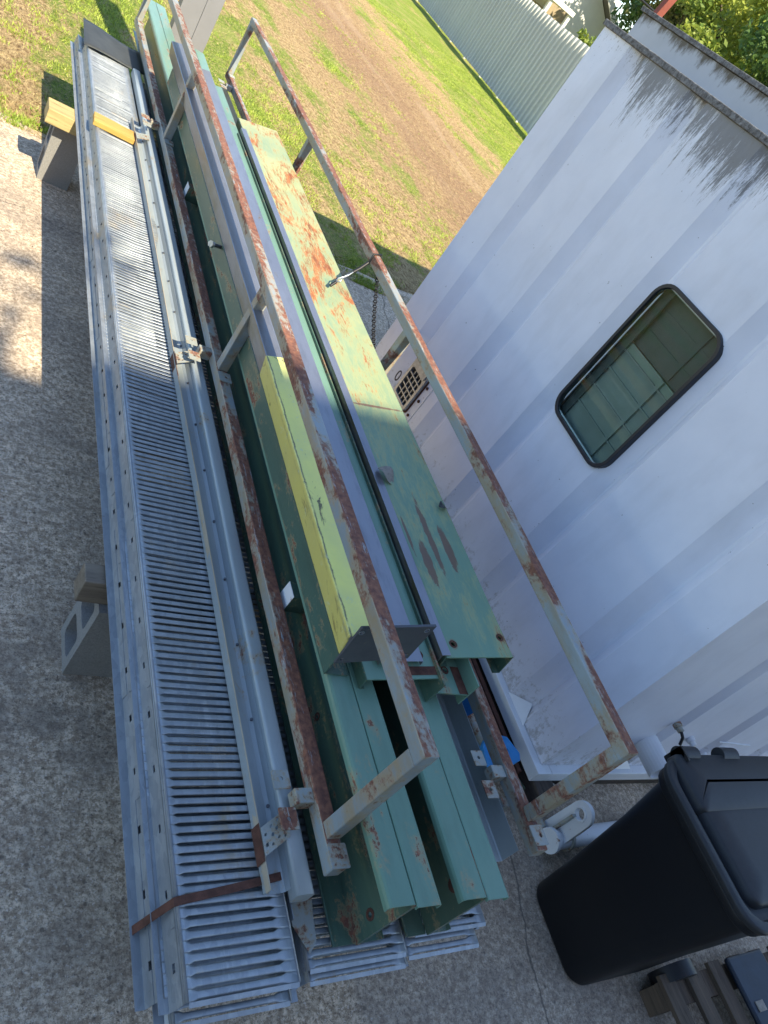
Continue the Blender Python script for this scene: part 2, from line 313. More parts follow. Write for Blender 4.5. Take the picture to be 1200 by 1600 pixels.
# ------------------------------------------------------------------ mesh helpers
class B:
    def __init__(s): s.v = []; s.f = []; s.sm = []
    def add(s, vs, fs, smooth=False):
        o = len(s.v); s.v += [tuple(p) for p in vs]; s.f += [tuple(i+o for i in f) for f in fs]; s.sm += [smooth]*len(fs); return s
    def box(s, x0, x1, y0, y1, z0, z1, M4=None):
        vs = [Vector((x, y, z)) for z in (z0, z1) for y in (y0, y1) for x in (x0, x1)]
        if M4: vs = [M4 @ v for v in vs]
        return s.add(vs, [(0, 2, 3, 1), (4, 5, 7, 6), (0, 1, 5, 4), (2, 6, 7, 3), (0, 4, 6, 2), (1, 3, 7, 5)])
    def prof(s, pts, y0, y1, n=1, jit=0., smooth=False, close=True):
        """closed (x,z) polygon swept along Y"""
        k = len(pts); ys = [y0+(y1-y0)*i/n for i in range(n+1)]
        vs = []
        for i, y in enumerate(ys):
            dx = jit*noise.noise(Vector((y*1.3, 3.1, pts[0][0]*9))); dz = jit*noise.noise(Vector((y*1.1, 8.1, pts[0][0]*9)))
            vs += [(p[0]+dx, y, p[1]+dz) for p in pts]
        fs = [(i*k+j, i*k+(j+1) % k, (i+1)*k+(j+1) % k, (i+1)*k+j) for i in range(n) for j in range(k)]
        s.add(vs, fs, smooth)
        if close:
            tri = tessellate_polygon([[Vector((p[0], p[1], 0)) for p in pts]]); o = len(s.v)-len(vs)
            for a, b, c in tri:
                s.f.append((o+a, o+c, o+b)); s.sm.append(False); q = o+n*k; s.f.append((q+a, q+b, q+c)); s.sm.append(False)
        return s
    def sheet(s, line, t, y0, y1, n=1, jit=0.):
        """open (x,z) polyline given thickness t (to its left), swept along Y"""
        P = [Vector(p) for p in line]; off = []
        for i, p in enumerate(P):
            ds = []
            if i > 0: ds.append((p-P[i-1]).normalized())
            if i < len(P)-1: ds.append((P[i+1]-p).normalized())
            ns = [Vector((-d.y, d.x)) for d in ds]; nn = sum(ns, Vector((0, 0))).normalized()
            off.append(p+nn*t/max(.35, nn.dot(ns[0])))
        return s.prof([tuple(p) for p in P]+[tuple(p) for p in reversed(off)], y0, y1, n, jit)
    def bar(s, p0, p1, w, h, up=(0, 0, 1), side=None):
        """rectangular bar between two points, w across, h along up"""
        p0, p1 = Vector(p0), Vector(p1); d = (p1-p0).normalized(); u = Vector(up); x = d.cross(u).normalized(); u = x.cross(d).normalized()
        vs = [p+x*a*w/2+u*b*h/2 for p in (p0, p1) for a, b in ((-1, -1), (1, -1), (1, 1), (-1, 1))]
        return s.add(vs, [(3, 2, 1, 0), (4, 5, 6, 7), (0, 1, 5, 4), (1, 2, 6, 5), (2, 3, 7, 6), (3, 0, 4, 7)])
    def cyl(s, p0, p1, r0, r1=None, n=16, cap=True, smooth=True):
        r1 = r0 if r1 is None else r1
        p0, p1 = Vector(p0), Vector(p1); d = (p1-p0).normalized(); a = d.orthogonal().normalized(); b = d.cross(a)
        vs = [p+(a*math.cos(2*math.pi*i/n)+b*math.sin(2*math.pi*i/n))*r for p, r in ((p0, r0), (p1, r1)) for i in range(n)]
        s.add(vs, [(i, (i+1) % n, n+(i+1) % n, n+i) for i in range(n)], smooth)
        if cap: s.add(vs, [tuple(reversed(range(n))), tuple(range(n, 2*n))])
        return s
    def pipe(s, pts, r, n=8):
        P = [Vector(p) for p in pts]; vs = []; a = None
        for i, p in enumerate(P):
            d = ((P[min(i+1, len(P)-1)]-P[max(i-1, 0)])).normalized()
            a = d.orthogonal().normalized() if a is None else (a-d*a.dot(d)).normalized(); b = d.cross(a)
            rr = r(i/(len(P)-1)) if callable(r) else r
            vs += [p+(a*math.cos(2*math.pi*j/n)+b*math.sin(2*math.pi*j/n))*rr for j in range(n)]
        fs = [(i*n+j, i*n+(j+1) % n, (i+1)*n+(j+1) % n, (i+1)*n+j) for i in range(len(P)-1) for j in range(n)]
        s.add(vs, fs, True); s.add(vs, [tuple(reversed(range(n))), tuple(range(len(vs)-n, len(vs)))]); return s
    def plate(s, outer, holes, t, fn):
        """flat plate with real holes; outer/holes in 2D, fn maps (u,v,w)->3D, w = 0..t"""
        loops = [outer]+holes; tri = tessellate_polygon([[Vector((p[0], p[1], 0)) for p in L] for L in loops])
        flatp = [p for L in loops for p in L]; n = len(flatp)
        vs = [fn(p[0], p[1], 0) for p in flatp]+[fn(p[0], p[1], t) for p in flatp]
        fs = [(a, b, c) for a, b, c in tri]+[(n+a, n+c, n+b) for a, b, c in tri]; o = 0
        for L in loops:
            k = len(L); fs += [(o+i, o+(i+1) % k, n+o+(i+1) % k, n+o+i) for i in range(k)]; o += k
        return s.add(vs, fs)
def circ(cx, cy, r, n=14, ry=None): return [(cx+r*math.cos(2*math.pi*i/n), cy+(ry or r)*math.sin(2*math.pi*i/n)) for i in range(n)]
def rrect(x0, x1, y0, y1, r, n=5):
    o = []
    for cx, cy, a in ((x1-r, y1-r, 0), (x0+r, y1-r, 90), (x0+r, y0+r, 180), (x1-r, y0+r, 270)):
        o += [(cx+r*math.cos(R(a+90*i/n)), cy+r*math.sin(R(a+90*i/n))) for i in range(n+1)]
    return o
def rot2(p, org, deg):
    a = R(deg); x, z = p[0]-org[0], p[1]-org[1]; return (org[0]+x*math.cos(a)-z*math.sin(a), org[1]+x*math.sin(a)+z*math.cos(a))

def tagp(o, label=None, cat=None, group=None, kind=None):
    for k, v in (('label', label), ('category', cat), ('group', group), ('kind', kind)):
        if v: o[k] = v
    return o
def wloc(p):
    v = Vector((0, 0, 0))
    while p: v += p.location; p = p.parent
    return v
def mk(name, b, mat, parent=None, bevel=0., recalc=True, loc=None):
    """link one mesh object; vertices are given in world coordinates"""
    me = bpy.data.meshes.new(name); base = wloc(parent)
    if parent is None: base = Vector(loc) if loc else Vector((0, 0, 0))
    me.from_pydata([tuple(Vector(v)-base) for v in b.v], [], b.f)
    if any(b.sm): me.polygons.foreach_set('use_smooth', b.sm)
    if recalc:
        bm = bmesh.new(); bm.from_mesh(me); bmesh.ops.recalc_face_normals(bm, faces=bm.faces); bm.to_mesh(me); bm.free()
    me.materials.append(mat if not isinstance(mat, str) else M[mat])
    o = bpy.data.objects.new(name, me); COL.objects.link(o)
    if parent: o.parent = parent
    else: o.location = base
    if bevel:
        md = o.modifiers.new('bevel', 'BEVEL'); md.width = bevel; md.segments = 2; md.limit_method = 'ANGLE'; md.angle_limit = R(40); md.use_clamp_overlap = True
    return o
def thing(name, label, cat, loc, group=None):
    o = bpy.data.objects.new(name, None); COL.objects.link(o); o.location = loc; o.empty_display_size = .1
    return tagp(o, label, cat, group)
def one(name, b, mat, label, cat, loc, group=None, bevel=0., recalc=True):
    return tagp(mk(name, b, mat, None, bevel, recalc, loc), label, cat, group)
def struct(name, b, mat, **k): return tagp(mk(name, b, mat, None, **k), kind='structure')
def copy_tree(o, parent=None):
    c = o.copy(); COL.objects.link(c); c.parent = parent
    for ch in o.children: copy_tree(ch, c)
    return c

# ------------------------------------------------------------------ SETTING
def grid(x0, x1, y0, y1, nx, ny, zf):
    b = B(); vs = [(x0+(x1-x0)*i/nx, y0+(y1-y0)*j/ny) for j in range(ny+1) for i in range(nx+1)]
    b.add([(x, y, zf(x, y)) for x, y in vs], [(j*(nx+1)+i, j*(nx+1)+i+1, (j+1)*(nx+1)+i+1, (j+1)*(nx+1)+i) for j in range(ny) for i in range(nx)], True); return b
b = B(); b.add([(-400, -400, -.16), (400, -400, -.16), (400, 400, -.16), (-400, 400, -.16)], [(0, 1, 2, 3)])
struct('ground', b, 'soil', recalc=False)
def yz(x, y):
    e = min(1, max(0, (y-5.85)/.35))
    return -.13+e*(.125+.035*noise.noise(Vector((x*.9, y*.35, 0)))-.02*math.exp(-((x-7.6)/.5)**2)-.016*math.exp(-((x-6.3)/.4)**2))
struct('yard', grid(-9, 22, 5.6, 60, 180, 260, yz), 'soil', recalc=False)
# concrete pad with a ragged far edge
b = B(); N = 120; xs_ = np.linspace(-7, 9, N)
edge = [(x, 5.92+.06*noise.noise(Vector((x*2.2, 0, 0)))+.03*noise.noise(Vector((x*9, 0, 0)))+max(0, x-2.2)*.10) for x in xs_]
vs = []; fs = []
for i, (x, y) in enumerate(edge): vs += [(x, -9, 0), (x, y, 0), (x, y+.01, -.14)]
for i in range(N-1): fs += [(3*i, 3*i+3, 3*i+4, 3*i+1), (3*i+1, 3*i+4, 3*i+5, 3*i+2)]
b.add(vs, fs); struct('concrete_pad', b, 'concrete', recalc=False)

# grass blades (uncountable): small tapered triangles gathered in tufts, dense where the soil is green
def np_noise(x, y, sx, sy, seed):
    r = np.random.default_rng(seed); out = 0; amp = 1; tot = 0
    for o in range(3):
        g = r.random((64, 64)); u = x*sx; v = y*sy; i = np.floor(u).astype(int); j = np.floor(v).astype(int); a = u-i; c = v-j
        a = a*a*(3-2*a); c = c*c*(3-2*c)
        val = (g[i % 64, j % 64]*(1-a)+g[(i+1) % 64, j % 64]*a)*(1-c)+(g[i % 64, (j+1) % 64]*(1-a)+g[(i+1) % 64, (j+1) % 64]*a)*c
        out = out+val*amp; tot += amp; amp *= .55; sx *= 2.1; sy *= 2.1
    return out/tot
def blades(name, n, lo, hi, hmin, hvar, w0, mat, label, cat, inv=False, flatten=1.):
    y = 5.80+(rng.random(n)**1.6)*22; x = -1.6+rng.random(n)*(y*.74+2.4)
    band = np.interp(x, [-6, -.3, .35, .9, 2, 3.8, 4.6, 5.4, 6.2, 7.2, 8.1, 8.8, 9.8, 10.8, 14, 18], [.45, .38, .30, .52, .58, .46, .30, .44, .28, .08, .10, .36, .28, .62, .72, .6])
    m = band+(np_noise(x, y, 1.9, .8, 3)-.5)*1.1+(np_noise(x, y, 9, 5, 5)-.5)*.9
    k = (m < .5) if inv else (m > lo+rng.random(n)*(hi-lo))
    x, y = x[k], y[k]; n = len(x); z = np.array([yz(a, c) for a, c in zip(x, y)]); z = np.where(y < 6.0, .001, z)
    a = rng.random(n)*6.28; h = (hmin+rng.random(n)*hvar); wd = w0*(.6+.8*rng.random(n))+y*.00022; lean = (rng.random((n, 2))-.5)*h[:, None]*2.2/flatten
    V = np.zeros((n, 3, 3)); V[:, 0] = np.stack([x-np.cos(a)*wd, y-np.sin(a)*wd, z-.003], 1); V[:, 1] = np.stack([x+np.cos(a)*wd, y+np.sin(a)*wd, z-.003], 1)
    V[:, 2] = np.stack([x+lean[:, 0], y+lean[:, 1], z+h*flatten], 1)
    me = bpy.data.meshes.new(name); me.vertices.add(3*n); me.vertices.foreach_set('co', V.ravel()); me.loops.add(3*n); me.loops.foreach_set('vertex_index', np.arange(3*n, dtype=np.int32))
    me.polygons.add(n); me.polygons.foreach_set('loop_start', np.arange(0, 3*n, 3, dtype=np.int32)); me.update(calc_edges=True); me.materials.append(M[mat])
    o = bpy.data.objects.new(name, me); COL.objects.link(o); tagp(o, label, cat, kind='stuff')
blades('grass', 520000, .42, .70, .010, .024, .0022, 'grass', 'short yellow green grass growing in strips across the yard', 'grass')
blades('dry_grass', 200000, 0, 0, .012, .018, .0016, 'straw', 'dry golden grass stubble between the green strips', 'dry grass', True, .45)

def grit():
    n = 2600; b = B(); r_ = random.Random(4)
    for i in range(n):
        x = r_.uniform(-.2, 3.6); y = r_.uniform(.1, 6.2); q = r_.uniform(.0015, .0045) if r_.random() < .95 else r_.uniform(.005, .010)
        if y > 5.6: q *= 1.4
        a = r_.random()*6.28; c, s_ = math.cos(a)*q, math.sin(a)*q; l = r_.uniform(1, 1.9)
        b.add([(x-c*l, y-s_*l, .0), (x+s_, y-c, .0), (x+c*l, y+s_*l, .0), (x-s_, y+c, .0), (x+c*.2, y+s_*.2, q*.9)], [(0, 1, 4), (1, 2, 4), (2, 3, 4), (3, 0, 4)])
    tagp(mk('grit', b, 'gritstone', None, recalc=False), 'small grit and crumbs lying on the concrete', 'grit', kind='stuff')
grit()
# ------------------------------------------------------------------ far things: fence, house, trees
def fence():
    A = Vector((14.96-.147*14, 22.07-14, 0)); Bp = Vector((14.96+.147*24, 22.07+24, 0)); d = (Bp-A).normalized(); L = (Bp-A).length; nrm = Vector((-d.y, d.x, 0))
    if nrm.x > 0: nrm = -nrm
    root = thing('metal_fence', 'tall pale ribbed metal fence at the far side of the yard', 'fence', A)
    pts = []; u = 0
    while u < L:
        pts += [(u, 0), (u+.24, 0), (u+.262, .075), (u+.29, .075), (u+.315, 0)]; u += .34
    vs = []; zt = []
    for i, (q, dd) in enumerate(pts):
        p = A+d*q+nrm*dd; t = 2.80+.02*math.sin(q*.7)+.012*((i//5) % 2); vs += [(p.x, p.y, .06), (p.x, p.y, t)]
    b = B(); b.add(vs, [(2*i, 2*i+2, 2*i+3, 2*i+1) for i in range(len(pts)-1)])
    mk('fence_panel', b, 'fence', root, recalc=False)
    b = B()
    for z in (.5, 1.5, 2.5): b.bar(A-nrm*.05+Vector((0, 0, z)), Bp-nrm*.05+Vector((0, 0, z)), .06, .09)
    mk('fence_rail', b, 'fence', root)
    q = 1.
    while q < L:
        p = A+d*q-nrm*.12; b = B(); b.box(p.x-.04, p.x+.04, p.y-.04, p.y+.04, -.1, 2.7); mk('fence_post', b, 'fence', root); q += 2.4
fence()
def leaves_mesh(name, centers, radii, n, size, mat, parent):
    """leaf-sized quads scattered through overlapping clumps; gaps stay open between the clumps"""
    C = np.array(centers); Rr = np.array(radii); p = Rr**2; idx = rng.choice(len(C), n, p=p/p.sum())
    d = rng.normal(size=(n, 3)); d /= np.linalg.norm(d, axis=1)[:, None]
    rad = (.55+.5*rng.random(n))*Rr[idx]; P = C[idx]+d*rad[:, None]*np.array([1, 1, .8])
    a = rng.normal(size=(n, 3)); a /= np.linalg.norm(a, axis=1)[:, None]; c = np.cross(a, rng.normal(size=(n, 3))); c /= np.linalg.norm(c, axis=1)[:, None]
    sz = size*(.6+.8*rng.random(n))[:, None]
    V = np.stack([P-a*sz, P+c*sz*.45, P+a*sz, P-c*sz*.45], 1)-np.array(wloc(parent))
    me = bpy.data.meshes.new(name); me.vertices.add(4*n); me.vertices.foreach_set('co', V.ravel()); me.loops.add(4*n); me.loops.foreach_set('vertex_index', np.arange(4*n, dtype=np.int32))
    me.polygons.add(n); me.polygons.foreach_set('loop_start', np.arange(0, 4*n, 4, dtype=np.int32)); me.update(calc_edges=True); me.materials.append(M[mat])
    o = bpy.data.objects.new(name, me); COL.objects.link(o); o.parent = parent; return o
def tree(name, label, loc, h, cr, nl, mat, group=None, size=.11, low=.25, nclump=26):
    root = thing(name, label, 'tree', loc, group); base = Vector(loc); b = B(); tips = []
    top = base+Vector((random.uniform(-.4, .4), random.uniform(-.4, .4), h*.55))
    b.pipe([base, base.lerp(top, .5)+Vector((.1, 0, 0)), top], lambda t: h*.028*(1-.5*t), 9)
    for i in range(9):
        a = i*2.4+random.random(); s0 = base.lerp(top, random.uniform(.45, 1)); e = base+Vector((math.cos(a)*cr*.7, math.sin(a)*cr*.7, h*random.uniform(.5, .9)))
        mid = s0.lerp(e, .5)+Vector((0, 0, .3)); b.pipe([s0, mid, e], lambda t: h*.012*(1.05-t), 6); tips += [mid, e]
    mk('trunk', b, 'bark', root)
    cs = [t for t in tips]; 
    for i in range(nclump):
        a = random.random()*6.28; r = cr*math.sqrt(random.random())*.9; z = h*random.uniform(low, .95); k = 1-abs(z/h-.6)*.9
        cs.append(base+Vector((math.cos(a)*r*k, math.sin(a)*r*k, z)))
    leaves_mesh('crown', [tuple(c) for c in cs], [cr*random.uniform(.16, .34) for _ in cs], nl, size, mat, root)
    return root
tree('tree', 'yellow green tree above the container roof, farthest left of the trees', (28.0, 34.5, 0), 9.5, 3.4, 26000, 'leafC', 'trees behind the container')
tree('tree', 'bright yellow green sunlit tree behind the power cable', (23.2, 26.2, 0), 8.8, 3.6, 30000, 'leafA', 'trees behind the container')
tree('tree', 'dark green leafy tree at the right edge above the canopy', (22.0, 20.3, 0), 8.0, 3.8, 34000, 'leafB', 'trees behind the container')
tree('tree', 'olive tree seen through gaps behind the sunlit yellow tree', (30.0, 34, 0), 9.5, 5.5, 20000, 'leafB', 'trees behind the container', .16)
tree('tree', 'tall dark tree farthest back, between the olive and yellow trees', (34, 43, 0), 11.5, 4.2, 20000, 'leafC', 'trees behind the container', .16)
# bush showing over the fence
r = thing('shrub', 'small leafy green shrub peeping over the fence top', 'shrub', (16.9, 24.3, 0)); b = B()
b.pipe([(16.9, 24.3, 0), (16.95, 24.3, 1.4), (16.9, 24.4, 2.6)], .03, 6); b.pipe([(16.95, 24.3, 1.2), (17.2, 24.0, 2.7)], .02, 6); mk('stem', b, 'bark', r)
leaves_mesh('foliage', [(16.9+random.uniform(-.5, .5), 24.3+random.uniform(-.8, .8), random.uniform(2.2, 3.05)) for _ in range(22)], [.2]*22, 2200, .07, 'leafA', r)
def house():
    root = thing('house', 'white gabled house with deep eaves beyond the fence', 'house', (24, 40, 0))
    X0, X1, Y0, Y1, E, A_ = 19.6, 27.9, 40, 50, 4.0, 6.6; xm = (X0+X1)/2
    b = B(); b.add([(X0, Y0, 0), (X1, Y0, 0), (X1, Y0, E), (xm, Y0, A_), (X0, Y0, E)]+[(X0, Y1, 0), (X1, Y1, 0), (X1, Y1, E), (xm, Y1, A_), (X0, Y1, E)],
                   [(0, 1, 2, 3, 4), (9, 8, 7, 6, 5), (0, 5, 6, 1), (1, 6, 7, 2), (4, 9, 5, 0)]); mk('wall', b, 'housewall', root)
    sl = (A_-E)/(xm-X0); b = B()
    for sg in (-1, 1):
        xe = xm+sg*(xm-X0+.6); ze = E-.6*sl
        b.add([(xm, Y0-.9, A_+.05), (xe, Y0-.9, ze+.05), (xe, Y1+.5, ze+.05), (xm, Y1+.5, A_+.05), (xm, Y0-.9, A_+.25), (xe, Y0-.9, ze+.25), (xe, Y1+.5, ze+.25), (xm, Y1+.5, A_+.25)],
              [(0, 1, 2, 3), (7, 6, 5, 4), (0, 4, 5, 1), (1, 5, 6, 2), (2, 6, 7, 3)])
    rf = mk('roof', b, 'roofing', root)
    b = B()
    for sg in (-1, 1):
        xe = xm+sg*(xm-X0+.6); ze = E-.6*sl; b.bar((xm, Y0-.93, A_+.08), (xe, Y0-.93, ze+.08), .05, .34)
    mk('bargeboard', b, 'housewall', rf)
    b = B(); b.box(23.6, 25.2, Y0-.06, Y0-.01, 2.0, 3.7); wd = mk('window', b, 'housewall', root); b = B(); b.box(23.75, 25.05, Y0-.09, Y0-.065, 2.1, 3.6); mk('pane', b, 'tan', wd)
    b = B(); b.box(21.0, 23.9, 37.6, 39.9, 3.55, 3.75); pr = mk('porch_roof', b, 'housewall', root)
    for x in (21.2, 22.5, 23.8): b = B(); b.box(x-.08, x+.08, 37.7, 37.86, 0, 3.54); mk('porch_post', b, 'housewall', root)
    b = B(); b.box(21.2, 23.7, 39.7, 39.9, .8, 3.1); mk('shutter', b, 'tan', root)
house()
# power cable crossing the trees
b = B(); b.pipe([(7.5+i*1.0, 22.5-i*.85, 4.05+.012*(i-7)**2) for i in range(16)], .025, 6)
one('power_cable', b, 'black', 'black overhead cable slanting in front of the trees', 'cable', (7.5, 22.5, 4))

# ------------------------------------------------------------------ unseen building, added behind the camera to shade the near half
root = thing('shade_building', 'unseen tall building added behind the camera to cast the near shade', 'building', (0, -8, 0))
b = B(); b.box(-7, 9, -14, -8, 0, 11.6); mk('wall', b, 'tan', root)
b = B(); b.prof([(-7.4, 11.62), (9.4, 11.62), (9.4, 12.42), (-7.4, 12.42)], -14.4, -8.0); mk('roof', b, 'roofing', root)

tree('tree', 'thin tree behind the photographer whose leaves dapple the concrete', (.75, -5.6, 0), 13.0, 1.5, 1500, 'leafB', None, .09, .70, 10)
# ------------------------------------------------------------------ THE PILE
# slotted galvanised trays -------------------------------------------------
def tray(xl, xr, zt, y0, y1, slots=True, lipL=.024, lipR=.02, depth=.07, pitch=.024, holes=True):
    b = B(); mL, mR = .016, .035
    xs = [xl+.006, xl+mL, xl+mL+.012, (xl+xr)/2, xr-mR-.012, xr-mR, xr-.006]; n = int((y1-y0)/pitch)
    sag = [0, 0, -.001, -.0015, -.001, 0, 0]
    hs = [0, 0, .0040, .0042, .0040, 0, 0] if slots else [0]*7
    dd = [0, .0002, .0020, .0026, .0020, .0002, 0]
    ts = [-1, -.6, 0, .6, 1]
    if slots:
        vs = []; fs = []
        for k in range(n):
            yc = y0+(k+.5)*pitch; jz = random.gauss(0, .0007); jy = random.gauss(0, .0006); jt = random.gauss(0, .03)
            for t in ts:
                for j, x in enumerate(xs):
                    half = pitch/2-hs[j]; q = hs[j]/.0042; vs.append((x, yc+t*half+jy*q, zt+sag[j]-dd[j]*(t*t)+q*(jz+jt*t*.012)+.0035*noise.noise(Vector((x*8, yc*2.2, 0)))))
        k7 = len(xs); per = k7*len(ts)
        for k in range(n):
            for a in range(len(ts)-1):
                for j in range(k7-1):
                    o = k*per+a*k7+j; fs.append((o, o+1, o+k7+1, o+k7))
        b.add(vs, fs, True); b.add([(xs[0], y0-.010, zt-.004), (xs[-1], y0-.010, zt-.004), (xs[-1], y0, zt), (xs[0], y0, zt)], [(0, 1, 2, 3)])
    else:
        b.add([(xl+.006, y0, zt), (xr-.006, y0, zt), (xr-.006, y1, zt), (xl+.006, y1, zt)], [(0, 1, 2, 3)])
    # flanges with slotted bolt holes, outward lips
    for sgn, xe, lip in ((-1, xl, lipL), (1, xr, lipR)):
        xi = xe-sgn*.006; xo = xe+sgn*.004
        seg = [(xi, zt), (xe, zt-.004), (xe+sgn*.0015, zt-.012)]
        for (p, q) in zip(seg[:-1], seg[1:]): b.add([(p[0], y0, p[1]), (q[0], y0, q[1]), (q[0], y1, q[1]), (p[0], y1, p[1])], [(0, 1, 2, 3)], True)
        za, zb = zt-.012, zt-depth; zh0, zh1 = zt-depth*.42, zt-depth*.58
        pt = .155; m = max(1, int((y1-y0)/pt)); X = lambda z: xe+sgn*(.0015+(za-z)/(za-zb)*.008)
        for k in range(m):
            ya = y0+(y1-y0)*k/m; yb = y0+(y1-y0)*(k+1)/m; h0 = (ya+yb)/2-.010; h1 = h0+.020
            P = lambda y, z: (X(z), y, z)
            if holes:
                b.add([P(ya, za), P(yb, za), P(yb, zh0), P(h1, zh0), P(h0, zh0), P(ya, zh0)], [(0, 1, 2, 3, 4, 5)])
                b.add([P(ya, zb), P(yb, zb), P(yb, zh1), P(h1, zh1), P(h0, zh1), P(ya, zh1)], [(5, 4, 3, 2, 1, 0)])
                b.add([P(ya, zh0), P(h0, zh0), P(h0, zh1), P(ya, zh1)], [(0, 1, 2, 3)]); b.add([P(h1, zh0), P(yb, zh0), P(yb, zh1), P(h1, zh1)], [(0, 1, 2, 3)])
            else: b.add([P(ya, za), P(yb, za), P(yb, zb), P(ya, zb)], [(0, 1, 2, 3)])
        xb = X(zb); b.add([(xb, y0, zb), (xb+sgn*lip, y0, zb+.001), (xb+sgn*lip, y1, zb+.001), (xb, y1, zb)], [(0, 1, 2, 3)])
    return b
def tray_thing(label, *a, **k):
    bb = tray(*a, **k); o = one('slotted_tray', bb, 'galv', label, 'metal tray', ((a[0]+a[1])/2, a[3], a[2]-.07), 'slotted galvanised trays at the bottom of the pile', recalc=True)
    md = o.modifiers.new('gauge', 'SOLIDIFY'); md.thickness = .0018; md.offset = -1; return o
tray_thing('galvanised slotted tray on top of the left stack, slots facing up', .825, 1.112, .620, .362, 6.14)
tray_thing('second galvanised tray, nested under the top left one with its flange showing', .802, 1.130, .552, .392, 6.45)
tray_thing('lowest galvanised tray of the left stack, its cut end poking out at the front', .842, 1.150, .505, .349, 6.3, depth=.024, holes=False)
tray_thing('galvanised tray beside the left stack, under the first green beam', 1.180, 1.500, .552, .398, 6.2)
tray_thing('galvanised tray under the second green beam at the right', 1.535, 1.822, .552, .440, 6.2)
tray_thing('bottom galvanised tray, nested below the one under the first green beam', 1.195, 1.515, .518, .378, 6.1, depth=.036, holes=False)
tray_thing('bottom galvanised tray, nested below the one at the right', 1.520, 1.800, .518, .395, 6.1, depth=.036, holes=False)
# flat zinc offcut and torn flashing between trays
b = B(); b.sheet([(1.128, .612), (1.128, .560), (1.150, .556), (1.150, .520)], .002, .50, 3.2)
one('galvanised_angle', b, 'galv', 'thin galvanised angle wedged beside the top left tray end', 'metal angle', (1.14, .5, .52))
b = B(); b.plate([(1.155, .50), (1.188, .43), (1.215, .455), (1.222, .52), (1.235, .60), (1.17, .9), (1.152, .9)], [], .0015, lambda u, v, w_: (u, v, .5565+w_+.02*max(0, .55-v)))
one('torn_flashing', b, 'bracket', 'torn rusty edged scrap of flashing in front of the green beam', 'metal scrap', (1.19, .6, .556))
b = B()
for i in range(5): b.box(.80+i*.0009, 1.16, .352+i*.004, .9, .482+i*.004, .4835+i*.004)
# steel strap
def strap():
    pts = [(.7745, .556, .476), (.7745, .557, .486), (.7955, .561, .556), (.8195, .566, .621), (.835, .567, .6262), (.98, .583, .6264), (1.108, .600, .6262), (1.134, .604, .6150), (1.165, .61, .612)]
    b = B(); vs = []
    for x, y, z in pts: vs += [(x, y-.010, z), (x, y+.010, z), (x-.0006, y-.010, z+.0022), (x-.0006, y+.010, z+.0022)]
    fs = []
    for i in range(len(pts)-1):
        o = 4*i; fs += [(o, o+1, o+5, o+4), (o+2, o+6, o+7, o+3), (o, o+4, o+6, o+2), (o+1, o+3, o+7, o+5)]
    b.add(vs, fs); one('steel_strap', b, 'rust', 'rusty brown steel band strapped across the near end of the left tray', 'strap', (.96, .57, .48))
strap()
# timber under the pile, blocks
def cmu(label, x, y, Hh=.39):
    root = None
    W, D = .19, .190      # x, y, z; cells run along x and show on the left
    b = B(); t = .036
    outer = [(y, 0), (y+D, 0), (y+D, Hh), (y, Hh)]
    h1 = rrect(y+t, y+D-t, t, Hh/2-t*.65, .022, 3); h2 = rrect(y+t, y+D-t, Hh/2+t*.65, Hh-t, .022, 3)
    b.plate(outer, [h1, h2], W, lambda u, v, w_: (x+w_, u, v)); b.box(x+.085, x+.115, y+t+.001, y+D-t-.001, t+.001, Hh-t-.001)
    return one('concrete_block', b, 'block', label, 'concrete block', (x+W/2, y+D/2, 0), 'concrete blocks carrying the pile', bevel=.003)
cmu('grey hollow block standing on end under the weathered timber, nearest the camera', .787, 1.555, .365)
cmu('grey hollow block standing on end at the far end of the slab, half in sun', .688, 5.185)
cmu('grey hollow block hidden below the right side of the pile, near', 1.62, 1.555, .365)
cmu('grey hollow block hidden below the right side of the pile, far', 1.62, 5.185)
b = B(); b.box(.708, 1.93, 1.588, 1.668, .366, .470); one('timber_bearer', b, 'wood_old', 'weathered grey timber bearer on the near block', 'timber', (1.3, 1.58, .39), 'timber bearers under the pile', bevel=.004)
b = B(); b.box(.618, 1.93, 5.100, 5.270, .391, .479); one('timber_bearer', b, 'wood_new', 'pale sunlit timber bearer on the far block', 'timber', (1.3, 5.18, .39), 'timber bearers under the pile', bevel=.004)
b = B(); b.box(.812, 1.060, 4.775, 4.905, .6215, .651, Matrix.Translation((.93, 4.84, 0)) @ Matrix.Rotation(R(-3), 4, 'Z') @ Matrix.Translation((-.93, -4.84, 0)))
one('timber_offcut', b, 'wood_gold', 'golden timber offcut lying across the left tray', 'timber', (.93, 4.84, .62), bevel=.003)
# dark sheet under the far end
b = B(); vs = []; nx, ny = 10, 8
for j in range(ny+1):
    for i in range(nx+1):
        u, v = i/nx, j/ny; x = .80+u*.42; y = 6.02+v*.44+.05*u; vs.append((x, y, .632+.03*(1-u)**2*v+.006*math.sin(u*6)))
b.add(vs, [(j*(nx+1)+i, j*(nx+1)+i+1, (j+1)*(nx+1)+i+1, (j+1)*(nx+1)+i) for j in range(ny) for i in range(nx)], True)
o = one('dark_sheet', b, 'mat', 'dark grey sheet lying over the far end of the left tray', 'sheet', (1., 6.2, .62)); md = o.modifiers.new('t', 'SOLIDIFY'); md.thickness = .003

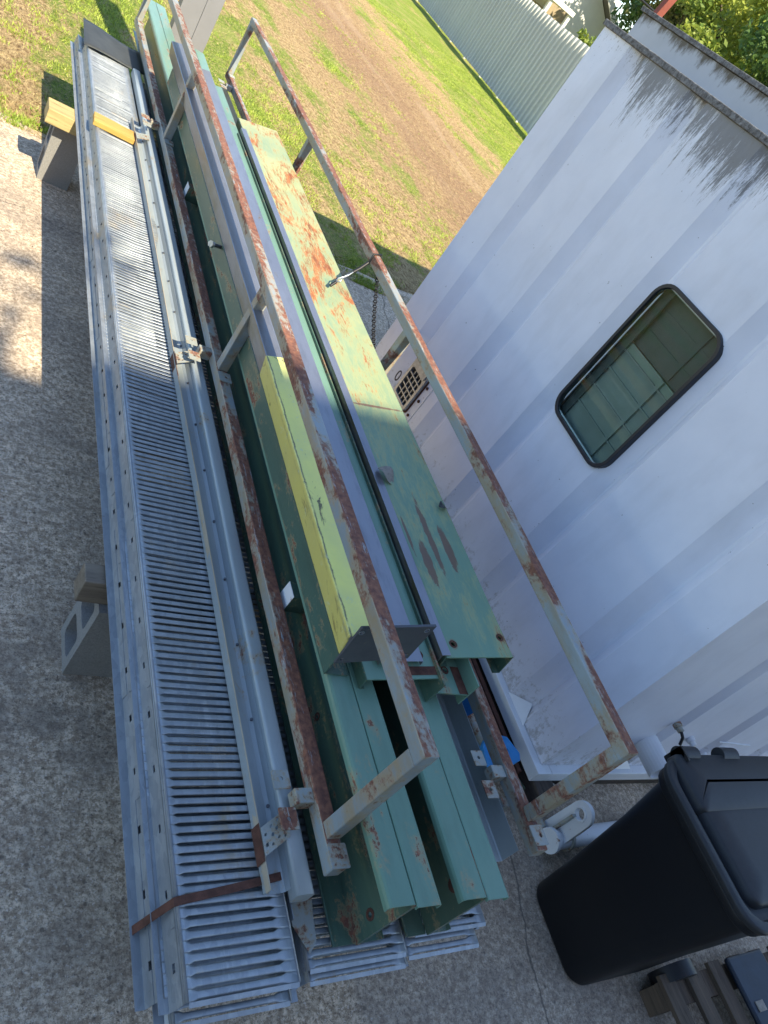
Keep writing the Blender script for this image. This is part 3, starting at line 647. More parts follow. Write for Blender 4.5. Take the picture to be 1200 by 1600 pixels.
# green built-up beams -------------------------------------------------------
def hole_disc(b, c, n_, r): pass
def cbeam_web(x, z0, z1, y0, y1, holes, t=.006):
    b = B(); b.plate([(y0, z0), (y1, z0), (y1, z1), (y0, z1)], [circ(*h) for h in holes], t, lambda u, v, w_: (x+w_, u, v)); return b
def green_beam(label, xw, y0, y1, holes, brs):
    root = thing('green_beam', label, 'steel beam', (xw, y0, .557), 'green steel beams standing side by side'); zb, zt = .5585, .832
    mk('web', cbeam_web(xw-.006, zb+.004, zt-.004, y0, y1, holes, .012), 'green', root)
    b = B(); b.sheet([(xw-.0065, zb), (xw-.076, zb), (xw-.081, zb+.006), (xw-.083, zb+.014)], -.004, y0+.004, y1, 12, .002); mk('bottom_flange', b, 'green', root)
    b = B(); b.sheet([(xw+.0065, zb), (xw+.076, zb), (xw+.083, zb+.012)], .004, y0+.004, y1, 12, .002); mk('bottom_flange', b, 'green', root)
    b = B(); b.sheet([(xw-.0015, zt-.014), (xw-.0015, zt-.002), (xw-.005, zt), (xw-.073, zt), (xw-.080, zt-.004), (xw-.083, zt-.012), (xw-.083, zt-.026)], .004, y0+.002, y1, 14, .003); mk('top_flange', b, 'green2', root, .001)
    b = B(); b.sheet([(xw+.0015, zt-.014), (xw+.0015, zt-.001), (xw+.005, zt+.001), (xw+.073, zt+.001), (xw+.080, zt-.003), (xw+.083, zt-.011), (xw+.083, zt-.026)], -.004, y0-.006, y1, 14, .003); mk('top_flange', b, 'green2', root, .001)
    for (cy, cz, r) in holes:
        rb = B(); rb.plate(circ(cy, cz, r*2.1, 14, r*2.4), [circ(cy, cz, r)], .0008, lambda u, v, w_: (xw-.0075+w_, u, v)); mk('rust_ring', rb, 'rust', root)
    for (cy, cz) in brs:
        b = B(); P = lambda x, y, z: (x, y, z)
        b.box(xw-.085, xw-.007, cy, cy+.005, cz, cz+.075); b.box(xw-.085, xw-.007, cy+.0052, cy+.062, cz+.070, cz+.075); b.box(xw-.085, xw-.007, cy+.0575, cy+.062, cz, cz+.0698); mk('clip', b, 'green', root)
        b = B(); b.box(xw-.0875, xw-.0855, cy-.001, cy+.063, cz+.012, cz+.077); mk('clip_edge', b, 'white', root)
    return root
green_beam('left green steel beam with a dark seam along its top flange', 1.334, .432, 7.25, [(.475, .655, .0075), (.53, .735, .0065), (1.05, .64, .006)], [(1.39, .70), (4.15, .70)])
green_beam('right green steel beam with a dark slot between its flanges', 1.578, .428, 6.6, [(.50, .73, .010)], [])
# green channel below the yellow tube
root = thing('green_channel', 'long narrow green channel lying under the yellow ended tube', 'steel channel', (1.28, 1.07, .834))
b = B(); b.sheet([(1.322, .835), (1.236, .835), (1.230, .930), (1.320, .932)], -.005, 1.07, 5.45, 10, .002); mk('channel_body', b, 'green', root, .001)
b = B(); b.cyl((1.228, 3.29, .915), (1.185, 3.27, .92), .009, n=12); mk('bolt', b, 'darksteel', root)
b = B(); b.cyl((1.184, 3.27, .92), (1.170, 3.262, .924), .016, n=6); mk('bolt_head', b, 'tin', root)
# yellow/grey box tube with end plate
tl = (1.185, 1.049)
def tq(w_, h_, e=0.): return [rot2(p, tl, 13) for p in ((tl[0]-e, tl[1]+e), (tl[0]+w_+e, tl[1]+e), (tl[0]+w_+e, tl[1]-h_-e), (tl[0]-e, tl[1]-h_-e))]
root = thing('box_tube', 'grey box tube with a yellow painted near end and square end plate', 'steel tube', (1.22, 1.04, .95))
b = B(); b.prof(tq(.068, .088), 1.045, 5.55, 10, .002); mk('tube_body', b, 'tube', root, .005)
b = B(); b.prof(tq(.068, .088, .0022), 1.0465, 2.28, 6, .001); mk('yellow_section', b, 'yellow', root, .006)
pc = [(1.184, 1.103), (1.406, 1.154), (1.418, .996), (1.199, .937)]
b = B(); b.plate(pc, [circ(1.196, 1.084, .0062), circ(1.388, 1.130, .0062), circ(1.400, 1.014, .0062), circ(1.212, .958, .0062)], .008, lambda u, v, w_: (u, 1.036+w_, v)); mk('end_plate', b, 'darksteel', root, .001)
for cx, cz in ((1.196, 1.084), (1.388, 1.130)):
    b = B(); b.plate(circ(cx, cz, .0085, 12), [circ(cx, cz, .0063, 12)], .001, lambda u, v, w_: (u, 1.0349+w_, v)); mk('washer_mark', b, 'tin', root)
# mid-width green channel with bolt holes
def channel(name, label, mat, org, width, tilt, drop, y0, y1, holes, lip=.02, leftdrop=None, rings=True, jit=.002, bevel=.002, t=.005):
    """channel lying web-up, tilted about Y; org = top left corner in (x,z)"""
    root = thing(name, label, 'steel channel', (org[0], y0, org[1]-drop))
    fn = lambda u, v, w_: (rot2((org[0]+u, org[1]-w_), org, tilt)[0], v, rot2((org[0]+u, org[1]-w_), org, tilt)[1])
    b = B(); b.plate([(.004, y0), (width-.004, y0), (width-.004, y1), (.004, y1)], [circ(h[0]-org[0], h[1], h[2], 16) for h in holes], t, fn); mk('web', b, mat, root)
    q = lambda x, z: rot2((org[0]+x, org[1]+z), org, tilt); ld = leftdrop or drop
    b = B(); b.sheet([q(.0045, 0), q(.001, -.002), q(0, -.006), q(0, -ld), q(lip, -ld)], t, y0, y1); mk('flange', b, 'green', root)
    b = B(); b.sheet([q(width-.0045, 0), q(width-.001, -.002), q(width, -.006), q(width, -drop), q(width-lip, -drop)], -t, y0, y1); mk('flange', b, 'green', root)
    for h in holes:
        b = B(); b.plate(circ(h[0]-org[0], h[1], h[2]*1.7), [circ(h[0]-org[0], h[1], h[2]*.98)], .0006, lambda u, v, w_: fn(u, v, w_-.0008)); mk('rust_ring', b, 'rust', root)
    return root
c2 = channel('green_channel', 'flat green channel with a maroon rust band at its near end', 'green2', (1.343, .884), .272, 8.8, .052, 1.03, 5.65, [(1.552, 1.115, .010)], .016)
b = B()
q = lambda x, z: rot2((1.343+x, .884+z), (1.343, .884), 8.8)
b.prof([q(.10, .0008), q(.266, .0008), q(.266, .0016), q(.10, .0016)], 1.042, 1.072); mk('rust_band', b, 'rust', c2)
# grey zinc trim lying on it
root = thing('zinc_trim', 'long grey zinc trim lying on the flat green channel', 'sheet metal', (1.44, 1.08, .93))
b = B(); q = lambda x, z: rot2((1.343+x, .886+z), (1.343, .886), 8.8)
b.sheet([q(.052, .001), q(.052, .020), q(.198, .020), q(.198, .001)], .0022, 1.075, 5.80, 14, .004); mk('trim_body', b, 'lilac', root, .001)
# sideways H beam under the wide plate
root = thing('green_beam', 'green beam lying on its side below the wide rusty plate', 'steel beam', (1.66, 1., .834))
b = B(); b.plate([(1.60, 1.0), (1.728, 1.0), (1.728, 4.9), (1.60, 4.9)], [circ(1.665, 1.085, .009)], .006, lambda u, v, w_: (u, v, .892-w_)); mk('web', b, 'green2', root)
b = B(); b.plate(circ(1.665, 1.085, .015), [circ(1.665, 1.085, .0091)], .0006, lambda u, v, w_: (u, v, .8926+w_)); mk('rust_ring', b, 'rust', root)
b = B(); b.box(1.592, 1.5995, 1.0, 4.9, .836, .935); mk('flange', b, 'green', root)
b = B(); b.box(1.7285, 1.735, 1.0, 4.9, .836, .944); mk('flange', b, 'green2', root, .001)
b = B(); b.box(1.692, 1.727, 1.001, 1.10, .8925, .8935); mk('rust_patch', b, 'rust', root)
# wide rusty green plate channel
wc = channel('green_channel', 'wide pale green channel with orange rust scratches on top of the pile', 'greenplate', (1.627, .950), .268, 9.5, .095, 1.09, 5.13, [(1.674, 1.14, .0085), (1.872, 1.166, .0085)], .03, .05)
# narrow zinc angle along its edge
b = B(); q = lambda x, z: rot2((1.627+x, .953+z), (1.627, .953), 9.5)
b.sheet([q(.018, .0010), q(-.012, .0010), q(-.012, -.060)], -.003, 1.095, 4.95, 30, .003)
one('zinc_angle', b, 'lilac', 'narrow bent zinc angle along the left edge of the wide plate', 'metal angle', (1.62, 1.1, .89), bevel=.001)
# dry leaves
def dry_leaf(label, c, s_, rz, mat='leaf_dry'):
    b = B(); n = 7; vs = []
    for i in range(n):
        u = i/(n-1); wd = math.sin(math.pi*min(.98, u+.03))**.7*.42
        for j in (-1, -.4, .4, 1):
            a = rz; lx, ly, lz = u-.5, j*wd, .40*(j*j)*wd+.12*math.sin(u*5)
            vs.append((c[0]+s_*(lx*math.cos(a)-ly*math.sin(a)), c[1]+s_*(lx*math.sin(a)+ly*math.cos(a)), c[2]+s_*(lz+.05)))
    b.add(vs, [(i*4+j, i*4+j+1, (i+1)*4+j+1, (i+1)*4+j) for i in range(n-1) for j in range(3)], True)
    o = one('dry_leaf', b, mat, label, 'leaf', c); md = o.modifiers.new('t', 'SOLIDIFY'); md.thickness = .0008
dry_leaf('larger curled pale dry leaf on the left edge of the wide green plate', (1.662, 1.885, .962), .085, R(-50))
dry_leaf('small dark curled dry leaf near the right edge of the wide green plate', (1.862, 1.752, .998), .045, R(20), 'mat')

# railings -------------------------------------------------------------------
def railing(label, x1, zt, zb, posts, yn, yf, topy, stubs, toe, sect=.046, gussets=None, kick=None, group='rusty steel railing frames'):
    root = thing('steel_railing', label, 'railing', (x1, posts[0], zb), group); x0 = x1-sect; xc = (x0+x1)/2
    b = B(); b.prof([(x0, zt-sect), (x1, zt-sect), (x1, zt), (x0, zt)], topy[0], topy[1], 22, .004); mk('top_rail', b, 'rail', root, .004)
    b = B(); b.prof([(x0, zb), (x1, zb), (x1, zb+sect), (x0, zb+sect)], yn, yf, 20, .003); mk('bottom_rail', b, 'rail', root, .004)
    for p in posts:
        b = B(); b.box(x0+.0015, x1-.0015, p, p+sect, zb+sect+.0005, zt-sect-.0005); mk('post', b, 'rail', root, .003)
    for p in posts:
        b = B(); b.plate(rrect(x0-.004, x1+.006, p-.075, p-.012, .004, 2), [circ(xc+.008, p-.045, .007)], .004, lambda u, v, w_: (u, v, zb+sect+.001+w_)); mk('lug', b, 'bracket', root)
    for p in stubs:
        b = B(); b.box(x0-.055, x0-.0005, p, p+.042, zb-.002, zb+.038); mk('stub', b, 'bracket', root, .003)
        b = B(); b.plate(rrect(x0-.106, x0-.055, p-.062, p-.004, .003, 2), [circ(x0-.080, p-.034, .006)], .004, lambda u, v, w_: (u, v, zb+.020+w_)); mk('lug', b, 'bracket', root)
        b = B(); b.plate(rrect(x0-.106, x0-.055, p+.046, p+.098, .003, 2), [circ(x0-.080, p+.074, .006)], .004, lambda u, v, w_: (u, v, zb+.020+w_)); mk('lug', b, 'bracket', root)
    return root
r1 = railing('rusty railing frame standing on the left green beam, nearer one', 1.233, 1.173, .690, [.640, 2.575, 4.790, 6.88], .565, 6.95, (.638, 7.6), [.742, 2.69, 4.98], None)
# its kick tube, toe board and perforated gussets
b = B(); b.prof(rrect(1.116, 1.168, .622, .672, .010, 3), .535, 5.95, 16, .003, True); mk('kick_tube', b, 'kick', r1)
b = B(); b.sheet([(1.0475, .660), (1.0485, .6265), (1.052, .6225), (1.098, .6225), (1.108, .630), (1.1145, .650)], -.002, .560, 5.08, 24, .002); mk('toe_board', b, 'kick', r1)
b = B(); b.sheet([(1.0455, .664), (1.0462, .640)], .0025, .557, 5.085, 30, .0015); mk('toe_edge', b, rusty('tan_edge', (.44, .40, .31), (.36, .30, .22), .58, .05, 0, 14, (1, .2, 1)), r1)
for i in range(34):
    y = .78+i*.128
    bb = B(); bb.cyl((1.105, y, .628), (1.103, y, .633), .0045, n=8); 
    if i % 2 == 0: mk('rivet', bb, 'darksteel', r1)
for gy in (.665, 2.66, 4.80):
    hs = []
    for i, (u, v) in enumerate(((.010, .022), (.010, .048), (.026, .014), (.030, .036), (.028, .058), (.046, .020), (.044, .044), (.050, .062), (.064, .012), (.062, .032), (.066, .054))): hs.append(circ(u, v, .0040 if i % 3 else .0052, 8))
    b = B(); b.plate([(0, 0), (.078, .0), (.078, .072), (0, .072)], hs, .003, lambda u, v, w_: (1.047+u, gy+v+u*.55-.03, .667+w_+u*.10)); mk('perforated_gusset', b, 'bracket', r1)
    b = B(); b.box(1.0440, 1.0450, gy-.04, gy+.055, .626, .668); mk('weld_rust', b, 'rust', r1)
r2 = railing('rusty railing frame standing at the right of the wide plate, beside the container', 1.975, 1.197, .708, [.648, 2.685, 4.70, 6.80], .560, 6.85, (.646, 6.85), [.800, 2.8, 4.8, 6.5], None)
b = B(); b.sheet([(1.842, .612), (1.842, .618), (1.900, .618), (1.905, .622), (1.905, .700)], .002, .585, 6.7, 10, .002); mk('toe_board', b, 'kick', r2)
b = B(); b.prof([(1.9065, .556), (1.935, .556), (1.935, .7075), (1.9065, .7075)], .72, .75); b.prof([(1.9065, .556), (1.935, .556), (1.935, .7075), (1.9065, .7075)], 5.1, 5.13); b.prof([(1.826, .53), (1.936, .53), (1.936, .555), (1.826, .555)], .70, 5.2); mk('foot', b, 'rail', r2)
# strap clip and chain on the right railing
root = thing('hook_strap', 'black strap with a steel carabiner tied round the right railing', 'strap', (1.95, 3.36, 1.15))
b = B(); b.pipe([(1.926, 3.30, 1.145), (1.926, 3.30, 1.20), (1.978, 3.33, 1.201), (1.979, 3.33, 1.145), (1.950, 3.33, 1.144), (1.924, 3.30, 1.146)], .006, 8); b.pipe([(1.924, 3.30, 1.148), (1.890, 3.28, 1.11), (1.865, 3.27, 1.085)], .009, 8); mk('webbing', b, 'black', root)
b = B(); b.pipe([(1.867, 3.27, 1.087), (1.84, 3.25, 1.065), (1.815, 3.24, 1.04), (1.80, 3.215, 1.03), (1.788, 3.23, 1.02), (1.80, 3.245, 1.032), (1.822, 3.250, 1.047), (1.843, 3.258, 1.067)], .0035, 8); mk('carabiner', b, 'tin', root)
b = B(); b.pipe([(1.790, 3.225, 1.02), (1.765, 3.21, .995)], .008, 8); mk('strap_tail', b, 'black', root)
root = thing('ratchet', 'blue grey ratchet with a white handle behind the wide plate', 'ratchet', (1.93, 3.35, .82))
b = B(); b.box(1.93, 2.03, 3.27, 3.37, .80, .89); mk('body', b, 'navy', root, .012)
b = B(); b.box(1.905, 1.93, 3.26, 3.42, .88, .905); mk('handle', b, 'white', root, .004)
b = B(); b.cyl((1.985, 3.33, .8905), (1.985, 3.33, .897), .018, n=14); mk('knob', b, 'black', root)
def chain(p0, p1, n, label):
    b = B(); p0, p1 = Vector(p0), Vector(p1); d = (p1-p0).normalized()
    for i in range(n):
        t = (i+.5)/n; c = p0.lerp(p1, t)+Vector((0, 0, -.06*math.sin(math.pi*t))); a = d.orthogonal().normalized() if i % 2 else d.cross(d.orthogonal()).normalized()
        L = (p1-p0).length/n*.62; pts = [c+d*L*math.cos(k*math.pi/4)+a*.010*math.sin(k*math.pi/4) for k in range(9)]; b.pipe(pts, .0032, 5)
    one('chain', b, 'black', label, 'chain', p0)
chain((1.955, 3.22, 1.150), (2.28, 3.02, .62), 60, 'thin steel chain hanging from the right railing beside the container')
# grey carport column beyond the pile
root = thing('carport_post', 'grey square post rising past the far end of the pile', 'post', (1.66, 7.4, 0))
q0 = Vector((1.60, 7.35, 0)); lean = Vector((-.02, .0, 2.9))
b = B()
for dx, w_ in ((0, .170), (.172, .125)):
    p0 = q0+Vector((dx-.06, 0, 0)); vs = []
    for z in (0, 1): vs += [p0+lean*z+Vector((0, 0, 0)), p0+lean*z+Vector((w_, 0, 0)), p0+lean*z+Vector((w_, .14, 0)), p0+lean*z+Vector((0, .14, 0))]
    b.add(vs, [(3, 2, 1, 0), (4, 5, 6, 7), (0, 1, 5, 4), (1, 2, 6, 5), (2, 3, 7, 6), (3, 0, 4, 7)])
mk('shaft', b, 'post', root, .003)
b = B(); b.box(q0.x-.12, q0.x+.29, 7.28, 7.56, -.02, .03); mk('base_plate', b, 'darksteel', root, .003)

# ------------------------------------------------------------------ CONTAINER
CX, CY0, CY1, CZ0, CZ1 = 2.87, 1.14, 4.20, .17, 2.58; CX1 = 5.3
root = thing('container', 'white ribbed steel container with one rounded window and mildew below its rim', 'container', (4.0, 2.6, 0)); cont = root
grooves = [1.47, 2.08, 2.68, 3.28, 3.86]; yp = [(CY0, 0)]
for g in grooves: yp += [(g-.115, 0), (g-.060, .046), (g-.045, .047), (g+.045, 0)]
yp.append((CY1, 0))
WY0, WY1, WZ0, WZ1 = 2.116, 2.584, 1.176, 1.934
yl = []
for (a, da), (c, dc) in zip(yp[:-1], yp[1:]):
    yl.append((a, da))
    for wv_ in (WY0, WY1):
        if a < wv_ < c: yl.append((wv_, da+(dc-da)*(wv_-a)/(c-a)))
yl.append(yp[-1]); b = B(); zc = [CZ0, WZ0, WZ1, CZ1]
for (a, da), (c, dc) in zip(yl[:-1], yl[1:]):
    for k in range(3):
        if k == 1 and a >= WY0-1e-6 and c <= WY1+1e-6: continue
        b.add([(CX+da, a, zc[k]), (CX+dc, c, zc[k]), (CX+dc, c, zc[k+1]), (CX+da, a, zc[k+1])], [(0, 1, 2, 3)])
wall = mk('side_wall', b, 'cont', root)
# near end wall with shallow ribs
b = B(); xp = [(CX, 0)]
for g in (3.45, 4.02, 4.60): xp += [(g-.06, 0), (g-.01, .034), (g+.02, .034), (g+.07, 0)]
xp.append((CX1, 0))
for (a, da), (c, dc) in zip(xp[:-1], xp[1:]): b.add([(a, CY0+da, CZ0), (c, CY0+dc, CZ0), (c, CY0+dc, CZ1), (a, CY0+da, CZ1)], [(0, 1, 2, 3)])
mk('end_wall', b, 'cont', root)
b = B(); b.add([(CX, CY1, CZ0), (CX1, CY1, CZ0), (CX1, CY1, CZ1), (CX, CY1, CZ1)], [(0, 1, 2, 3)]); b.add([(CX1, CY0, CZ0), (CX1, CY1, CZ0), (CX1, CY1, CZ1), (CX1, CY0, CZ1)], [(0, 1, 2, 3)]); mk('far_wall', b, 'cont', root)
b = B(); b.box(CX+.062, CX1-.02, CY0+.05, CY1-.02, 2.50, 2.54); mk('roof', b, 'rim', root)
b = B(); b.box(CX+.062, CX1-.02, CY0+.06, CY1-.02, .12, .15); mk('floor', b, 'inner', root)
b = B(); b.box(CX-.045, CX+.05, CY0-.045, CY1+.02, .098, .168); b.box(CX+.051, CX1, CY0-.045, CY0+.05, .098, .168); mk('base_rail', b, 'white', root, .004)
b = B(); b.box(CX-.018, CX+.06, CY0-.012, CY1+.012, 2.581, 2.612); b.box(CX+.061, CX1, CY0-.012, CY0+.03, 2.581, 2.612); mk('top_rim', b, 'rim', root, .004)
b = B()
for g in grooves: b = B(); b.add([(CX-.012, g-.135, .1685), (CX-.012, g+.055, .1685), (CX+.044, g-.05, .1685), (CX+.040, g-.05, .235)], [(0, 1, 2), (0, 1, 3), (1, 2, 3), (2, 0, 3)]); mk('groove_closer', b, 'white', root)
for x, g in ((3.45, 0), (4.02, 0)): b = B(); b.add([(x-.09, CY0-.02, .1685), (x+.09, CY0-.02, .1685), (x, CY0+.02, .1685), (x, CY0+.02, .235)], [(0, 1, 2), (0, 1, 3), (1, 2, 3), (2, 0, 3)]); mk('groove_closer', b, 'white', root)
# window
win = bpy.data.objects.new('window', None); COL.objects.link(win); win.parent = root; win.location = Vector((CX, 2.35, 1.55))-root.location
b = B(); o_, i_ = rrect(2.090, 2.610, 1.150, 1.960, .095, 7), rrect(2.108, 2.592, 1.168, 1.942, .080, 7)
b.plate(o_, [i_], .034, lambda u, v, w_: (CX-.018+w_, u, v)); mk('gasket', b, 'rubber', win, .006)
b = B(); b.plate(rrect(2.112, 2.588, 1.172, 1.938, .075, 7), [], .004, lambda u, v, w_: (CX-.010+w_, u, v)); mk('pane', b, 'glass', win)
b = B(); b.box(CX+.066, CX+.070, 2.10, 2.60, 1.10, 1.64)
for k in range(4): b.box(CX+.054, CX+.0655, 2.10, 2.60, 1.26+k*.11, 1.268+k*.11)
b.box(CX+.052, CX+.0655, 2.24, 2.262, 1.10, 1.64); mk('blind', b, 'blind', win)
b = B(); b.box(CX+.050, CX+.060, 2.55, 2.60, 1.13, 2.0); b.box(CX+.085, CX+.09, 2.0, 2.7, 1.641, 2.1); b.box(CX+.080, CX+.0845, 2.0, 2.7, 1.72, 1.735); b.box(CX+.080, CX+.0845, 2.0, 2.7, 1.83, 1.845); b.box(CX+.076, CX+.0795, 2.25, 2.285, 1.65, 2.0); mk('reveal', b, 'inner', win)
# cast vent emblem, marks
vent = bpy.data.objects.new('vent', None); COL.objects.link(vent); vent.parent = root; vent.location = Vector((CX, 3.62, .44))-root.location
b = B(); b.plate(rrect(3.50, 3.72, .285, .625, .03, 4), [rrect(3.525, 3.695, .31, .52, .015, 3)], .022, lambda u, v, w_: (CX-.026+w_, u, v)); mk('vent_frame', b, 'tin', vent, .003)
b = B(); b.plate(rrect(3.490, 3.73, .276, .634, .03, 4), [], .003, lambda u, v, w_: (CX-.0035+w_*.5, u, v)); mk('vent_seal', b, 'rust', vent)
b = B()
for k in range(4): b.box(CX-.022, CX-.010, 3.5255, 3.6945, .345+k*.043, .353+k*.043)
for k in range(3): b.box(CX-.020, CX-.012, 3.56+k*.042, 3.567+k*.042, .3105, .5195)
mk('vent_slat', b, 'tin', vent)
b = B(); b.box(CX-.008, CX-.004, 3.53, 3.69, .315, .515); mk('vent_back', b, 'black', vent)
b = B(); b.plate(rrect(3.515, 3.705, .530, .615, .02, 4), [], .008, lambda u, v, w_: (CX-.034+w_, u, v)); mk('vent_cover', b, 'tin', vent, .003)
def text_mesh(txt, size, fn, mat, parent, name='mark'):
    cu = bpy.data.curves.new('t', 'FONT'); cu.body = txt; cu.size = size; cu.extrude = .0006; cu.align_x = 'CENTER'; cu.align_y = 'CENTER'
    to = bpy.data.objects.new('t', cu); COL.objects.link(to); dg = bpy.context.evaluated_depsgraph_get(); me = bpy.data.meshes.new_from_object(to.evaluated_get(dg)); bpy.data.objects.remove(to)
    b = B(); b.add([fn(v.co.x, v.co.y, v.co.z) for v in me.vertices], [tuple(p.vertices) for p in me.polygons]); return mk(name, b, mat, parent)
text_mesh('0', .115, lambda x, y, z: (CX-.0018-z, 3.795-x, .355+y), 'ink', root, 'number_mark')
text_mesh('1', .115, lambda x, y, z: (CX-.0018-z, 3.985-x, .355+y), 'ink', root, 'number_mark')
b = B(); b.prof([(CX-.0045, .255), (CX-.0005, .255), (CX-.0005, .650), (CX-.0045, .650)], 3.42, 3.425); b.prof([(CX-.006, .250), (CX-.0005, .250), (CX-.0005, .254), (CX-.006, .254)], 3.42, 4.1); b.prof([(CX-.006, .6505), (CX-.0005, .6505), (CX-.0005, .6545), (CX-.006, .6545)], 3.42, 4.1); mk('patch_edge', b, 'white', root)
for y, z in ((3.46, .30), (3.46, .42), (3.47, .52), (3.52, .265), (3.62, .262), (3.45, .262)): b = B(); b.cyl((CX-.0085, y, z), (CX-.0005, y, z), .010, n=8); mk('screw', b, 'rust', root)
# fittings on the end wall
b = B(); n = 24
o_, i_ = circ(3.40, .40, .062, 24), circ(3.40, .40, .056, 24)
b.plate(o_, [i_], .16, lambda u, v, w_: (u, CY0-.155+w_, v)); mk('pipe_stub', b, 'white', root)
for (x, z, tail) in ((3.42, .585, True), (3.71, .455, False), (4.05, .30, False), (4.16, .36, False), (4.26, .33, False), (3.93, .27, False)):
    g = B(); g.cyl((x, CY0-.0005, z), (x, CY0-.022, z), .022, n=12); g.cyl((x, CY0-.0225, z), (x, CY0-.045, z), .017, n=6); gl_ = mk('cable_gland', g, 'white' if not tail else 'bracket', root)
    if tail: t_ = B(); t_.pipe([(x, CY0-.0455, z), (x+.003, CY0-.07, z-.01), (x+.012, CY0-.085, z-.045)], .008, 8); mk('cable_tail', t_, 'black', gl_)
b = B(); b.prof([(4.02, .432), (4.38, .405), (4.38, .412), (4.02, .440)], CY0-.006, CY0-.001); mk('edge_strip', b, 'white', root)
b = B(); b.box(3.86, 3.93, CY0-.09, CY0-.046, .10, .17); mk('lug', b, 'black', root)
for x, z in ((4.30, 1.02), (4.55, 1.10), (4.33, .86)):
    b = B(); b.box(x, x+.10, CY0-.006, CY0-.001, z, z+.05); mk('sealed_patch', b, 'cont', root, .002)
# canopy roof above the container, red oxide prop
root = thing('canopy_roof', 'white canopy edge with brown mildew above the container', 'canopy', (4.2, 3, 2.6))
b = B(); b.box(3.20, 3.215, 1.0, 4.45, 2.60, 2.765); b.box(3.2155, 5.4, 4.435, 4.45, 2.60, 2.765); mk('fascia', b, 'hood', root, .002)
b = B(); b.box(3.185, 5.42, .99, 4.47, 2.767, 2.792); mk('roof_sheet', b, 'rim', root, .003)
b = B(); b.bar((3.26, 4.475, 2.4), (3.36, 4.52, 2.95), .045, .045, (1, 0, 0)); mk('prop', b, 'oxide', root, .003)
b = B(); b.box(3.30, 3.34, 1.3, 1.34, 2.545, 2.6); b.box(3.30, 3.34, 4.0, 4.04, 2.545, 2.6); b.box(5.1, 5.14, 1.3, 1.34, 2.545, 2.6); mk('bracket', b, 'oxide', root)
# skids below the container
b = B(); b.box(2.86, 2.99, .99, 4.35, .0, .097); one('skid_timber', b, 'wood_skid', 'dark rotten skid timber under the long side of the container', 'timber', (2.9, 2.6, 0), 'timbers under the container', bevel=.006)
b = B(); b.box(2.995, 4.6, 1.12, 1.25, .0, .097); one('skid_timber', b, 'wood_skid', 'dark skid timber under the near end of the container', 'timber', (3.8, 1.2, 0), 'timbers under the container', bevel=.006)
# rusty brace pipe left of the container
b = B(); b.pipe([(2.60, 1.42, .10), (2.74, 1.05, .06), (2.84, .90, .05)], .028, 10); 
one('rusty_pipe', b, 'bracket', 'short flaking rusty pipe on the ground by the container corner', 'pipe', (2.7, 1.1, .05))
b = B(); b.box(2.795, 2.822, 1.15, 4.1, .0, .085); one('rusty_angle', b, 'rust', 'long rusty steel flat against the container base', 'steel flat', (2.8, 2.6, 0))
# garden hose / cable bits
b = B(); b.pipe([(2.83, 1.16, .03), (2.90, 1.02, .03), (2.98, .99, .02), (3.06, 1.03, .02)], .006, 6); one('green_cable', b, 'green', 'thin green cable end under the container corner', 'cable', (2.9, 1.05, .02))
# blue steel stand
root = thing('blue_stand', 'bright blue steel frame with a gusset foot between pile and container', 'steel frame', (2.6, 1.3, 0))
b = B(); b.prof([(2.645, .0), (2.70, .0), (2.70, .15), (2.645, .15)], 1.20, 3.3); mk('rail', b, 'blue', root, .003)
b = B(); b.prof([(2.438, .0), (2.525, .0), (2.525, .145), (2.438, .145)], 1.30, 2.9); mk('rail', b, 'blue', root, .003)
b = B(); b.plate([(2.50, 1.12), (2.54, 1.09), (2.725, 1.155), (2.742, 1.19), (2.70, 1.27), (2.62, 1.285), (2.56, 1.26), (2.52, 1.22)], [circ(2.66, 1.205, .012)], .03, lambda u, v, w_: (u, v, .151+w_)); mk('foot_plate', b, 'blue', root, .003)
b = B(); b.box(2.5255, 2.6445, 1.6, 1.68, .02, .10); b.box(2.5255, 2.6445, 2.6, 2.68, .02, .10); mk('cross_member', b, 'blue', root)
b = B(); b.cyl((2.48, 1.38, .1455), (2.48, 1.38, .156), .014, n=6); mk('bolt', b, 'rust', root)
# white lifting lug fitting on the ground
root = thing('pipe_fitting', 'white capped pipe with a round holed lug lying by the bin', 'pipe fitting', (2.9, .86, 0))
b = B(); b.cyl((2.83, .828, .087), (3.6, .86, .087), .044, n=28); mk('pipe', b, 'white', root, .004)
b = B(); b.cyl((2.808, .827, .087), (2.8295, .828, .087), .055, n=28); mk('cap', b, 'white', root, .003)
lug = [(.795, .02), (.925, .02)]+[(.862+.058*math.cos(R(a)), .262+.060*math.sin(R(a))) for a in range(0, 181, 15)]
b = B(); b.plate(lug, [circ(.864, .262, .025, 18)], .024, lambda u, v, w_: (2.862+w_, u, v)); mk('lug', b, 'white', root, .004)
b = B(); b.plate(circ(.864, .262, .034, 20), [circ(.864, .262, .0255, 20)], .006, lambda u, v, w_: (2.8555+w_, u, v)); mk('lug_ring', b, 'white', root, .001)
b = B(); b.box(2.835, 2.861, .864, .876, .10, .24); mk('gusset', b, 'bracket', root)
b = B(); b.cyl((2.915, .832, .087), (2.93, .833, .087), .054, n=24); mk('collar', b, 'bracket', root)
b = B(); b.box(2.93, 3.14, 1.03, 1.10, .0, .05); b.cyl((2.99, 1.06, .05), (2.99, 1.06, .085), .035, n=14); mk('foot', b, 'bracket', root)

